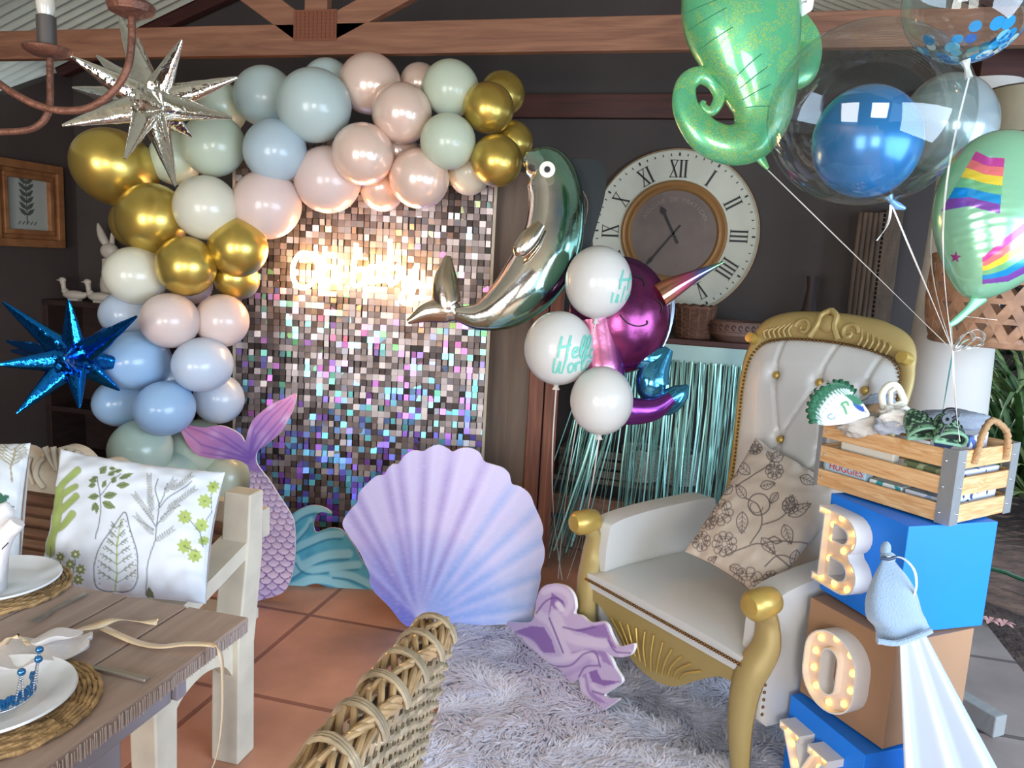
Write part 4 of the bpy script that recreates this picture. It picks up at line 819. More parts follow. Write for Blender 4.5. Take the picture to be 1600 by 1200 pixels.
wo = PZ(470, 921, 0)+wdir*0-fdir*.04; q = board('wave_cutout', WV, wo, lean(wo, .03), wdir, wvcol, M_print, .012, .0045); tag(q, 'teal blue curling wave cutout between the tail and the shell', 'cutout')
PW_ = [(750,972),(790,972),(828,972),(836,955),(838,938),(847,918),(865,912),(885,917),(896,931),(899,948),(897,959),(908,962),(922,973),(940,971),(949,977),(956,994),(967,1010),(990,1006),(986,1022),(972,1027),(956,1025),(948,1020),(955,1030),(961,1044),(972,1064),(958,1076),(944,1086),(952,1091),(967,1092),(950,1105),(933,1115),(917,1102),(908,1086),(904,1062),(893,1067),(882,1071),(868,1069),(850,1051),(830,1036),(814,1014),(800,995),(772,990)]
def pwcol(p):
    c = Paint(p, rgb(206, 186, 224)); L_ = rgb(226, 212, 238); D_ = rgb(140, 100, 176)
    c.poly([(800, 988), (830, 978), (850, 980), (862, 1000), (868, 1020), (850, 1020), (825, 1003)], D_, .8); c.poly([(862, 925), (880, 938), (886, 955), (872, 960), (862, 945), (856, 970), (860, 940)], D_, .8)
    c.poly([(895, 985), (925, 978), (945, 975), (955, 1000), (965, 1015), (940, 1000), (915, 990)], D_, .7); c.poly([(890, 1020), (915, 1013), (945, 1018), (958, 1042), (935, 1030), (905, 1022)], D_, .55); c.poly([(920, 1050), (932, 1046), (940, 1062), (972, 1065), (945, 1072), (925, 1065)], D_, .9); c.poly([(908, 1060), (915, 1050), (922, 1080), (950, 1100), (925, 1095)], D_, .5)
    for q, w, cl in (([(842, 960), (862, 975), (875, 1000), (885, 1022)], 7, L_), ([(868, 960), (880, 985), (900, 1000), (945, 1005)], 8, L_), ([(800, 992), (830, 1005), (850, 1028), (885, 1030), (915, 1020), (935, 1030)], 5, L_), ([(815, 1012), (845, 1040), (875, 1055), (905, 1045), (920, 1035)], 4, rgb(190, 166, 214)), ([(850, 925), (866, 920), (884, 926), (892, 942), (884, 958)], 5, L_), ([(872, 944), (878, 952)], 5, (.97, .94, 1)), ([(910, 1062), (915, 1085), (935, 1105)], 4, L_), ([(970, 1022), (985, 1018)], 3, L_), ([(925, 1070), (940, 1080), (965, 1070)], 3, L_)):
        c.line(catmull(q, 5), w, cl, 4, .9)
    for q in ([(838, 958), (852, 940), (868, 934), (880, 942)], [(858, 965), (868, 990), (880, 1020)], [(800, 998), (830, 1015), (855, 1038), (890, 1040), (912, 1022), (930, 1020), (938, 1042)], [(904, 1058), (915, 1042), (935, 1040)], [(880, 980), (905, 985), (930, 980)], [(925, 1080), (945, 1086)], [(950, 1000), (962, 1018), (985, 1020)]): c.line(catmull(q, 5), 1.1, rgb(112, 76, 150), 1.5, .85)
    return c.c
p0, p1 = PZ(800, 996, 0), PZ(933, 1114, 0); xd = unit(p1-p0); nn = unit(np.cross(xd, ZA)); nn = nn if nn@(CAM-p0) > 0 else -nn
q = board('wave_cutout', PW_, p0+ZA*.03, nn, xd, pwcol, M_print, .012, .0045); tag(q, 'lilac curling wave cutout standing on the white rug before the throne chair', 'cutout')
# ================================================================= RUG
RUG = [PZ(712, 968, 0), PZ(700, 1010, 0), PZ(690, 1100, 0), PZ(640, 1240, 0), PZ(700, 1500, 0), PZ(1000, 1560, 0), vv((.62, 1.35, 0)), vv((.72, 2.0, 0)), vv((.78, 2.6, 0)), vv((.55, 3.2, 0)), vv((.1, 3.3, 0)), PZ(935, 950, 0), PZ(880, 962, 0), PZ(800, 958, 0)]
rl_ = [(q[0], q[1]) for q in catmull([q[:2] for q in RUG], 8, True)]
rt = thing('plush_rug', (0, 2.3, 0), 'fluffy white long pile rug under the throne chair', 'rug')
M_rug = mat('white plush pile', 'f4f4fc', .95, var=(5, .05), transl=.42, sheen=.2)
def rugh(p): return .018+.020*vnoise(p, 4.5, 1)+.012*vnoise(p, 13, 2)
rb_ = sheet(rl_, (0, 0, 0), XA, YA, ZA, .022, -.004, None, rugh); rb_.build('rug_base', M_rug, rt)
A = rng.uniform(np.min(rl_, 0), np.max(rl_, 0), (75000, 2)); A = A[inpoly(A, rl_)]; hh = rugh(A); fl = np.array([(noise.noise(Vector((q[0]*3, q[1]*3, 7)))*5+2.4*noise.noise(Vector((q[0]*11, q[1]*11, 2)))) for q in A]); tf = MB(); tv = []; tf_ = []
for i, (x, y) in enumerate(A):
    a = fl[i]+rng.normal(0, .5); L_ = rng.uniform(.034, .062); w = .0038; d = np.array((math.cos(a), math.sin(a))); s_ = np.array((-d[1], d[0]))*w; z = hh[i]-.003; k = len(tv)
    for t, zz in ((0, 0), (.45, .013), (1.0, .013)): c_ = np.array((x, y))+d*L_*t; ww = 1-.55*t; tv += [(c_[0]-s_[0]*ww, c_[1]-s_[1]*ww, z+zz*(L_/.04)), (c_[0]+s_[0]*ww, c_[1]+s_[1]*ww, z+zz*(L_/.04))]
    tf_ += [(k, k+1, k+3, k+2), (k+2, k+3, k+5, k+4)]
tf.v = tv; tf.f = tf_; pile = tf.build('rug_pile', M_rug, rt, smooth=True); pile['kind'] = 'stuff'
# ================================================================= THRONE CHAIR
M_gold = mat('gold painted wood', 'a9945f', .48, .22, bump=(22, .1)); M_goldb = mat('bright gilt', 'c4a659', .36, .5); M_lea = mat('white leatherette', 'cbccca', .38, bump=(60, .04), coat=.15)
cA, cB = PZ(920, 905, .42), PZ(1155, 1035, .42); ex = unit((cB-cA)*vv((1, 1, 0))); eb = vv((-ex[1], ex[0], 0)); Mo = (cA+cB)/2*vv((1, 1, 0))
def Lc(x, y, z): return Mo+ex*x+eb*y+ZA*z
ch = thing('throne_chair', Lc(0, .35, 0), 'gold framed throne armchair with white tufted leatherette standing on the rug', 'armchair')
HW = .36
# front legs run up into the arm posts
for s_ in (-1, 1):
    pts = catmull([Lc(s_*(HW+.02), .03, .004), Lc(s_*(HW+.01), .02, .10), Lc(s_*HW, .015, .25), Lc(s_*(HW+.01), .02, .38), Lc(s_*(HW+.035), .05, .48), Lc(s_*(HW+.03), .05, .56), Lc(s_*(HW+.035), .02, .61)], 6)
    rr_ = np.interp(np.linspace(0, 1, len(pts)), [0, .12, .3, .55, .8, 1], [.032, .030, .042, .052, .038, .036]); MB().tube(pts, list(rr_), 12, flat=.72, ref=eb, twist=0).build('front_leg', M_gold, ch)
    kn_ = MB().lathe([(.001, -.055), (.03, -.05), (.045, -.03), (.045, .03), (.04, .055), (.025, .07), (.001, .072)], 20, Lc(s_*(HW+.035), -.0, .625), (ex, ZA, eb)); kn_.build('arm_scroll', M_goldb, ch)
    pts = catmull([Lc(s_*(HW-.03), .62, .004), Lc(s_*(HW-.05), .56, .2), Lc(s_*(HW-.06), .56, .42)], 6); MB().tube(pts, .03, 10).build('rear_leg', M_gold, ch)
    # padded arm: outline in the depth/height plane, extruded across
    oa = catmull([(.05, .40), (.055, .59), (.09, .635), (.25, .655), (.45, .662), (.60, .66), (.635, .62), (.62, .40), (.40, .26), (.08, .22)], 5, True)
    pl = [(a, b) for a, b in oa]
    ar = MB().prism([pl], Mo+ex*(HW-.045 if s_ > 0 else -HW+.045-.09), eb, ZA, ex, 0, .09); ar.build('arm_pad', M_lea, ch, bevel=.03, auto=180).modifiers[-1].segments = 4
    nl = MB()
    for k in range(15): nl.ball(Lc(s_*(HW+.047), .05+.0*k, .27+.33*k/14), .005, 8, 6)
    nl.build('nail_row', mat('antique brass nails', '7d5a34', .35, .8), ch)
    MB().bar(Lc(s_*(HW-.02), .05, .36), Lc(s_*(HW-.03), .58, .36), .05, .09, up=ZA).build('side_rail', M_gold, ch, smooth=False, bevel=.006)
# carved apron
ap = [(-.36, .415), (-.36, .33), (-.30, .325), (-.20, .28), (-.13, .235), (-.09, .205), (-.04, .195), (0, .20), (.05, .222), (.10, .23), (.2, .245), (.28, .24), (.33, .20), (.36, .16), (.36, .415)]
ap = [(-.36, .415)]+[tuple(q) for q in catmull([(-.36, .345), (-.28, .34), (-.2, .29), (-.13, .235), (-.07, .205), (0, .195), (.07, .205), (.13, .235), (.2, .29), (.28, .34), (.36, .345)], 4)]+[(.36, .415)]
MB().prism([ap], Lc(0, .005, 0), ex, ZA, eb, 0, .04).build('front_apron', M_gold, ch, auto=50, bevel=.004)
cg = MB()
for k in range(-5, 6): x = k*.022; cg.tube(catmull([Lc(x*1.15, -.002, .225+abs(k)*.006), Lc(x*1.3+.008*np.sign(k), -.008, .29), Lc(x*1.9, -.002, .355-abs(k)*.006)], 5), .0035, 6)
cg.build('carved_fan', M_goldb, ch)
def seath(p): u_ = np.clip(p[:, 0]/.355, -1, 1); w_ = np.clip((p[:, 1]-.3)/.32, -1, 1); return .045*(1-np.abs(u_)**4)*(1-np.abs(w_)**4)+.0
sheet([(-.355, .0), (.355, .0), (.33, .64), (-.33, .64)], Lc(0, 0, .44), ex, eb, ZA, .02, .05, None, seath).build('seat_cushion', M_lea, ch)
nl = MB()
for k in range(62): nl.ball(Lc(-.355+.71*k/61, -.004, .418), .0058, 8, 6)
nl.build('nail_row', MATS['antique brass nails'], ch)
# back: reclined frame (bx across, s up)
rec = .24; bu = unit(ZA*math.cos(rec)+eb*math.sin(rec)); bn = unit(-eb*math.cos(rec)+ZA*math.sin(rec)); Bo = Lc(0, .57, .40)
half = [(.235, 0), (.245, .2), (.262, .4), (.295, .6), (.322, .76), (.322, .88), (.28, .965), (.19, 1.0), (.09, 1.012), (0, 1.015)]
outl = [(x, s_) for x, s_ in half]+[(-x, s_) for x, s_ in half[::-1][1:]]; mid = catmull(outl, 6)
rad_ = [.026+.03*max(0, min(1, (q[1]-.9)/.1)) for q in mid]
MB().tube([Bo+ex*q[0]+bu*q[1] for q in mid], rad_, 14, flat=.62, ref=bn).build('back_frame', M_gold, ch)
inn = [(x*.975, s_*.965 if s_ < .85 else .85*.965+(s_-.85)*.82) for x, s_ in outl]; inn = [tuple(q) for q in catmull(inn, 4)]
BT = [(-.17, .80), (.02, .80), (.20, .80), (-.08, .56), (.11, .56), (-.17, .32), (.02, .32), (.2, .32)]
CR = [((-.17, .80), (-.08, .56)), ((.02, .80), (-.08, .56)), ((.02, .80), (.11, .56)), ((.20, .80), (.11, .56)), ((-.17, .8), (-.18, .98)), ((.02, .8), (.06, 1.0)), ((.2, .8), (.23, .95)), ((-.08, .56), (-.17, .32)), ((-.08, .56), (.02, .32)), ((.11, .56), (.02, .32)), ((.11, .56), (.2, .32))]
def backh(p):
    d, _ = seg_dist(p, inn+[inn[0]]); h = .034*np.clip(d/.09, 0, 1)**.5
    for b_ in BT: h -= .024*np.exp(-(np.linalg.norm(p-np.array(b_), axis=1)/.026)**2)
    for a, b_ in CR: d, t_ = seg_dist(p, [a, b_]); h -= .011*np.exp(-(d/.008)**2)*(1-.5*np.sin(t_*pi))
    return h
sheet(inn, Bo+bn*.005, ex, bu, bn, .0085, .04, None, backh).build('tufted_back', M_lea, ch)
nl = MB(); L_ = catmull(inn, 1); tot = 0
pr2 = [Bo+bn*.016+ex*q[0]*1.0+bu*q[1] for q in inn]; cum = [0]
for a, b_ in zip(pr2[:-1], pr2[1:]): cum.append(cum[-1]+np.linalg.norm(b_-a))
for s_ in np.arange(.02, cum[-1], .0155): k = max(0, np.searchsorted(cum, s_)-1); t = (s_-cum[k])/(cum[k+1]-cum[k]+1e-9); nl.ball(pr2[k]+(pr2[k+1]-pr2[k])*t, .0056, 8, 6)
nl.build('nail_trim', MATS['antique brass nails'], ch)
for b_ in BT[:5]: MB().ball(Bo+ex*b_[0]+bu*b_[1]+bn*.022, (.015, .015, .009), 16, 10, (ex, bu, bn)).build('gold_button', M_goldb, ch)
# crest carving: central shell, two spirals, flutes, ears
cr_ = MB()
def spir(cx, cy, r_, turns, s_):
    return [Bo+ex*(cx+s_*r_*(1-t)*math.cos(turns*2*pi*t))+bu*(cy+r_*(1-t)*math.sin(turns*2*pi*t))+bn*.035 for t in np.linspace(0, .92, 30)]
for s_ in (-1, 1):
    cr_.tube(spir(s_*.095, .995, .036, 1.4, s_), [.009]*20+[.006]*10, 8)
    cr_.tube(catmull([Bo+ex*s_*.06+bu*.965+bn*.035, Bo+ex*s_*.035+bu*1.01+bn*.04, Bo+ex*s_*.03+bu*1.05+bn*.035, Bo+ex*0+bu*1.072+bn*.03], 6), .012, 8)
    for k in range(6): x = s_*(.14+k*.022); cr_.tube(catmull([Bo+ex*x+bu*(.955-k*.004)+bn*.034, Bo+ex*(x+s_*.012)+bu*(.98-k*.004)+bn*.04, Bo+ex*(x-s_*.004)+bu*(1.015-k*.008)+bn*.03], 4), .0052, 6)
cr_.ball(Bo+bu*1.02+bn*.03, (.038, .035, .018), 18, 12, (ex, bu, bn)); cr_.build('crest_carving', M_gold, ch)
for s_ in (-1, 1): MB().lathe([(.001, -.035), (.02, -.033), (.024, 0), (.02, .033), (.001, .035)], 16, Bo+ex*s_*.315+bu*.93+bn*.02, (bu, ex, bn)).build('scroll_ear', M_goldb, ch)
# ================================================================= CUSHIONS
def cushion(name, C4, thick, front, paintfn, m_, label, n=150, puff=.9, group=None):
    """C4: world corners (top left, top right, bottom right, bottom left) of the seam"""
    tl, tr, br, bl_ = [vv(q) for q in C4]; front = unit(front); px4 = proj(np.array(C4)); g = np.linspace(0, 1, n); U, V_ = np.meshgrid(g, g); U = U.ravel(); V_ = V_.ravel()
    ctr = (tl+tr+br+bl_)/4
    def bil(a, b_, c_, d_, U, V_): return ((1-U)*(1-V_))[:, None]*a+(U*(1-V_))[:, None]*b_+(U*V_)[:, None]*c_+((1-U)*V_)[:, None]*d_
    Pw = bil(tl, tr, br, bl_, U, V_); uu, ww = 2*U-1, 2*V_-1
    e = ((1-uu**2)*(1-ww**2)); pull = 1-.06*((np.abs(uu)**6)*(1-ww**2)+(np.abs(ww)**6)*(1-uu**2)); Pw = ctr+(Pw-ctr)*pull[:, None]
    wrk = .004*np.array([noise.noise(Vector((a*5, b_*5, 3))) for a, b_ in zip(uu, ww)]) * (1+2*np.maximum(abs(uu), abs(ww))**3)
    h = thick/2*np.clip(e, 0, 1)**.42*puff
    f = [(j*n+i, j*n+i+1, (j+1)*n+i+1, (j+1)*n+i) for j in range(n-1) for i in range(n-1)]; b = MB(); b.add(Pw+(h+wrk*(e > .001))[:, None]*front, f); b.add(Pw-h[:, None]*front, [t[::-1] for t in f])
    w3 = proj(Pw+(h)[:, None]*front); c = paintfn(w3); b.c = np.concatenate([c, np.tile(c[0], (len(c), 1))]); o = b.build(name, m_, None, auto=180); bm = bmesh.new(); bm.from_mesh(o.data); bmesh.ops.remove_doubles(bm, verts=bm.verts, dist=.0002); bm.to_mesh(o.data); bm.free()
    return tag(o, label, 'cushion', group)
INK = rgb(88, 96, 100); GRN = rgb(148, 164, 92); OLV = rgb(112, 124, 78); SAGE = rgb(120, 130, 118)
def botcush(p):
    c = Paint(p, rgb(208, 213, 222))
    # seaweed shaped leaf
    for q, w in (([(78, 862), (83, 835), (89, 805), (92, 775)], 6.5), ([(86, 800), (92, 770), (104, 750), (123, 735)], 4.5), ([(92, 778), (104, 768), (118, 760)], 4), ([(88, 802), (102, 792), (118, 775)], 5), ([(84, 830), (98, 822), (113, 803)], 5), ([(90, 790), (88, 765)], 3.5)):
        q = catmull(q, 5); c.line(q, w+1, OLV, .8, .6)
    for q, w in (([(78, 862), (83, 835), (89, 805), (92, 775)], 6), ([(86, 800), (92, 770), (104, 750), (123, 735)], 4), ([(92, 778), (104, 768), (118, 760)], 3.4), ([(88, 802), (102, 792), (118, 775)], 4.4), ([(84, 830), (98, 822), (113, 803)], 4.4), ([(90, 790), (88, 765)], 3)): c.line(catmull(q, 5), w, GRN, 1)
    c.line([(79, 855), (76, 880)], .7, INK)
    # eucalyptus sprig
    c.line(catmull([(149, 842), (156, 810), (157, 780), (152, 745)], 5), .7, INK); c.line(catmull([(157, 775), (172, 755), (188, 740)], 5), .6, INK)
    for x, y, l, w, a in ((152,752,14,4,3.3),(152,745,12,4,2.6),(156,740,16,5,-.9),(168,742,14,4,-.5),(186,748,24,4,-.4),(150,757,13,4,2.9),(176,755,12,4.5,-1.2),(182,759,22,5,-.1),(160,762,14,3.5,-1.1),(155,775,18,5,3.0),(162,776,22,6,-.2),(160,785,22,6,.4),(150,785,16,4,2.0),(152,787,16,3.5,1.7),(170,731,11,3,.1),(178,736,14,3,-.1)):
        c.poly(leafshape(x, y, l, w, a), OLV, .95); c.line([(x, y), (x+l*.7*math.cos(a), y+l*.7*math.sin(a))], .4, rgb(60, 74, 56))
    # outlined leaf with small tree
    lf = catmull([(195, 800), (178, 822), (158, 850), (147, 885), (150, 915), (165, 924), (180, 924), (196, 925), (210, 918), (216, 888), (213, 860), (204, 830)], 5, True); c.line(list(lf)+[lf[0]], .8, INK)
    c.line([(190, 812), (183, 850), (182, 890), (180, 924)], 1.0, rgb(150, 170, 80))
    for k in range(7):
        y = 822+k*14
        for s_ in (-1, 1):
            L_ = 6+k*3.3; e = (183+s_*L_, y-L_*.45); c.line([(183, y+4), e], .6, SAGE)
            for j in (.45, .75, 1.): c.line([(183+(e[0]-183)*j, y+4+(e[1]-y-4)*j), (183+(e[0]-183)*j+s_*3, y+4+(e[1]-y-4)*j-4)], .8, SAGE); c.line([(183+(e[0]-183)*j, y+4+(e[1]-y-4)*j), (183+(e[0]-183)*j+s_*4, y+4+(e[1]-y-4)*j+2)], .7, SAGE)
    dots = catmull([(193, 812), (180, 830), (162, 856), (153, 886), (156, 912)], 6)
    for x, y in dots[::2]: c.ell(x, y, .9, .9, 0, INK)
    for x, y in catmull([(197, 815), (205, 838), (211, 866), (212, 892), (205, 916)], 6)[::2]: c.ell(x, y, .9, .9, 0, INK)
    # feathery branch
    for q in ([(228, 930), (231, 880), (242, 845), (245, 820)], [(245, 820), (262, 800), (282, 790)], [(243, 822), (232, 805), (224, 795)], [(245, 822), (248, 790), (243, 765), (247, 748)], [(247, 795), (262, 778), (283, 765), (300, 752)], [(241, 828), (228, 820), (215, 812)], [(247, 790), (256, 775), (262, 755)]): c.line(catmull(q, 5), .7, INK)
    for (x0, y0, x1, y1) in ((234, 790, 233, 745), (240, 812, 212, 775), (240, 835, 214, 808), (262, 795, 302, 765), (258, 770, 270, 752), (268, 765, 298, 745), (250, 815, 274, 790), (244, 845, 268, 828), (236, 800, 236, 780)):
        n_ = int(math.hypot(x1-x0, y1-y0)/4)
        for k in range(n_+1):
            t = k/max(n_, 1); x, y = x0+(x1-x0)*t, y0+(y1-y0)*t; a = math.atan2(y1-y0, x1-x0)
            for s_ in (-.6, .6): c.line([(x, y), (x+7*math.cos(a+s_), y+7*math.sin(a+s_))], .75, rgb(150, 152, 150), .8)
    # yellow green flowers
    for x, y, r_ in ((333, 761, 11), (320, 783, 12), (289, 808, 12), (314, 820, 12), (288, 853, 13), (304, 868, 12), (318, 845, 8)):
        for k in range(8): a = k*pi/4+.2; c.poly(leafshape(x+1.5*math.cos(a), y+1.5*math.sin(a), r_-1, 3.4, a, 5), rgb(160, 174, 92), .95)
        c.ell(x, y, 2.2, 2.2, 0, rgb(120, 140, 60))
    for q in ([(330, 772), (330, 800), (322, 812)], [(296, 812), (312, 832), (318, 855)], [(290, 855), (308, 862)]): c.line(q, .6, INK)
    for x, y, r_ in ((94, 870, 8), (118, 866, 8), (110, 882, 9), (126, 890, 9), (98, 893, 9), (78, 898, 8), (122, 906, 9), (86, 912, 7)):
        for k in range(7): a = k*2*pi/7; c.poly(leafshape(x, y, r_, 2.8, a, 4), rgb(132, 140, 84), .95)
        c.ell(x, y, 2, 2, 0, rgb(230, 230, 200))
    c.line([(94, 878), (92, 915)], .6, INK); c.line([(118, 874), (112, 915)], .6, INK); c.poly(leafshape(236, 942, 26, 6, -1.7), rgb(104, 112, 84)); return c.c
M_cush = mat('printed cotton', attr=True, rough=.8, bump=(500, .08, .001)); M_lin = mat('printed linen', attr=True, rough=.85, bump=(500, .1, .001))
cq = [P(95, 702, 2.20), P(352, 738, 2.16), P(322, 944, 1.98), P(55, 935, 2.02)]; nrm = unit(np.cross(cq[1]-cq[0], cq[3]-cq[0])); nrm = nrm if nrm@(CAM-cq[0]) > 0 else -nrm
cushion('cushion', cq, .15, nrm, botcush, M_cush, 'white cushion with a green botanical print, leaning on the bench right end', 190)
def botcush2(p):
    c = Paint(p, rgb(206, 212, 220)); c.line([(18, 752), (17, 730), (24, 700)], 1.2, rgb(150, 140, 110))
    for k in range(5):
        for s_ in (-1, 1): c.line([(18, 728-k*6), (18+s_*(26-k*2), 706-k*4)], .9, rgb(160, 152, 128)); c.line([(18+s_*5, 724-k*6), (18+s_*22, 714-k*4)], .5, rgb(140, 136, 120))
    for x, y, l, w, a in ((-6, 785, 22, 7, -.5), (-12, 794, 26, 4, -.15), (28, 880, 14, 7, 1.6), (-15, 770, 20, 6, .2), (10, 795, 12, 3, -.3), (-12, 850, 24, 7, .9)): c.poly(leafshape(x, y, l, w, a), rgb(52, 98, 80))
    return c.c
cq = [P(-110, 690, 2.26), P(48, 692, 2.18), P(30, 898, 1.98), P(-125, 905, 2.04)]; cushion('cushion', cq, .14, nrm, botcush2, M_cush, 'white cushion with dark green leaves, at the left edge of the picture', 120)
def florcush(p):
    c = Paint(p, rgb(196, 182, 168)); I = rgb(96, 86, 84)
    def flower(x, y, r_):
        for k in range(9):
            a = k*2*pi/9+x; q = [(x+r_*.35*math.cos(a-.3), y+r_*.35*math.sin(a-.3)), (x+r_*math.cos(a-.25), y+r_*math.sin(a-.25)), (x+r_*1.08*math.cos(a), y+r_*1.08*math.sin(a)), (x+r_*math.cos(a+.3), y+r_*math.sin(a+.3)), (x+r_*.4*math.cos(a+.3), y+r_*.4*math.sin(a+.3))]; c.line(catmull(q, 3), .65, I, .8, .9)
        for rr2 in (.25, .5, .7): c.line([(x+r_*rr2*(1+.12*math.sin(5*t))*math.cos(t), y+r_*rr2*(1+.12*math.sin(5*t))*math.sin(t)) for t in np.linspace(0, 6.3, 20)], .6, I, .8, .85)
    for f_ in ((1210, 735, 13), (1142, 735, 11), (1205, 905, 12), (1124, 800, 20), (1168, 932-20, 24), (1095, 845, 14), (1132, 850, 18), (1180, 700, 10), (1235, 790, 12), (1106, 815, 12)): flower(*f_)
    def leaf(x, y, l, w, a):
        o_ = leafshape(x, y, l, w, a, 8); c.line(o_+[o_[0]], .7, I, .8); c.line([(x, y), (x+l*math.cos(a), y+l*math.sin(a))], .5, I)
        for k in range(1, 5): t = k/5; bx, by = x+l*t*math.cos(a), y+l*t*math.sin(a); [c.line([(bx, by), (bx+w*.8*math.cos(a+s_), by+w*.8*math.sin(a+s_))], .4, I) for s_ in (-.8, .8)]
    for q in ((1165, 778, 26, 7, -2.2), (1160, 800, 34, 9, 1.6), (1172, 740, 30, 8, -2.5), (1228, 802, 30, 10, -1.2), (1232, 806, 40, 9, -.5), (1225, 820, 32, 9, 1.2), (1205, 720, 26, 8, -.6), (1250, 745, 26, 8, .4), (1145, 760, 22, 7, 2.6), (1190, 840, 34, 8, .9), (1245, 860, 28, 8, 1.8), (1150, 715, 22, 6, -.9), (1120, 765, 20, 6, -2.4), (1188, 760, 24, 7, -.2), (1140, 885, 24, 7, .4), (1215, 770, 20, 6, 2.2), (1105, 880, 18, 5, -.6), (1200, 705, 18, 5, 1.2)): leaf(*q)
    for q in ([(1165, 778), (1185, 790), (1190, 820), (1172, 850)], [(1190, 820), (1215, 812), (1228, 802)], [(1150, 760), (1172, 745), (1205, 725)], [(1130, 870), (1155, 858), (1190, 850), (1215, 870), (1240, 890)], [(1190, 850), (1220, 845), (1270, 850)], [(1195, 885), (1215, 868), (1240, 872)]): c.line(catmull(q, 5), .9, I)
    c.line([(1186+17*math.cos(t), 788+17*math.sin(t)) for t in np.linspace(0, 6.3, 24)], .9, I); c.line([(1182+10*math.cos(t), 792+9*math.sin(t)) for t in np.linspace(0, 4, 14)], .6, I); c.line([(1200, 842), (1212, 850), (1222, 846), (1210, 838), (1200, 842)], 1, I); return c.c
cq = [P(1180, 684, 2.92), P(1335, 770, 2.72), P(1196, 942, 2.40), P(1070, 862, 2.68)]; nn2 = unit(np.cross(cq[1]-cq[0], cq[3]-cq[0])); nn2 = nn2 if nn2@(CAM-cq[0]) > 0 else -nn2
cushion('cushion', cq, .15, nn2, florcush, M_lin, 'beige linen cushion with inked flowers and leaves on the throne chair seat', 190)
# ================================================================= LETTER BOXES
def cube_box(name, c, ang, z0, s_, m_, lab, grp):
    a = vv((math.cos(ang), math.sin(ang), 0)); b_ = vv((-math.sin(ang), math.cos(ang), 0)); cn = vv((c[0], c[1], 0)); ctr = cn+a*s_/2+b_*s_/2+ZA*(z0+s_/2)
    o = MB().box(ctr, (s_, s_, s_), (a, b_, ZA)).build(name, m_, None, smooth=False, bevel=.002); tag(o, lab, 'box', grp); return cn, a, b_
M_bb = mat('bright blue card', '0a78e2', .5, var=(2, .04)); M_kr = mat('brown kraft card', '9a7557', .75, var=(4, .1))
SB = .303
fB = cube_box('gift_box', (.556, 2.165), math.radians(31), .624, SB, M_bb, 'top blue cube box carrying the lit letter B, under the wooden crate', 'stacked letter boxes')
fO = cube_box('gift_box', (.553, 2.118), math.radians(38), .316, SB, M_kr, 'middle brown kraft cube box carrying the lit letter O', 'stacked letter boxes')
fY = cube_box('gift_box', (.505, 2.083), math.radians(33), .008, SB, M_bb, 'lowest blue cube box carrying the lit letter Y', 'stacked letter boxes')
MB_lt = mat('white letter plastic', 'e2ddd8', .4, transl=.1); M_inner = mat('letter inner face', 'dcc8b8', .5); M_bulb = mat('warm letter bulb', 'ffc45e', .4, emis=4)
def arc(cx, cy, rx, ry, a0, a1, n=10): return [(cx+rx*math.cos(math.radians(a0+(a1-a0)*k/n)), cy+ry*math.sin(math.radians(a0+(a1-a0)*k/n))) for k in range(n+1)]
GL = {'B': ([[(0, 0), (.42, 0)]+arc(.42, .26, .26, .26, -90, 62, 9)+arc(.38, .75, .24, .25, -55, 90, 9)+[(0, 1), (0, .9), (.09, .9), (.09, .1), (0, .1)], arc(.40, .735, .085, .095, -90, 90, 6)+[(.27, .83), (.27, .64)], arc(.42, .28, .10, .12, -90, 90, 6)+[(.27, .40), (.27, .16)]],
           [(.06, .95), (.3, .93), (.18, .8), (.52, .82), (.54, .64), (.18, .62), (.38, .53), (.18, .35), (.57, .38), (.08, .06), (.30, .07), (.50, .08)]),
      'O': ([arc(.35, .62, .35, .38, 0, 180, 14)+arc(.35, .38, .35, .38, 180, 360, 14), arc(.35, .66, .10, .12, 0, 180, 8)+arc(.35, .34, .10, .12, 180, 360, 8)],
           [(.35, .92), (.55, .82), (.15, .82), (.1, .62), (.60, .62), (.1, .4), (.60, .4), (.16, .19), (.54, .19), (.35, .09)]),
      'Y': ([[(0, 1), (.32, 1), (.32, .9), (.27, .9), (.38, .62), (.5, .9), (.45, .9), (.45, 1), (.75, 1), (.75, .9), (.68, .9), (.46, .42), (.46, .1), (.56, .1), (.56, 0), (.2, 0), (.2, .1), (.29, .1), (.29, .42), (.07, .9), (0, .9)]],
           [(.1, .93), (.24, .94), (.16, .78), (.25, .58), (.37, .45), (.49, .6), (.52, .93), (.64, .94), (.58, .78), (.375, .25), (.28, .05), (.48, .05)])}
WX = 1.16
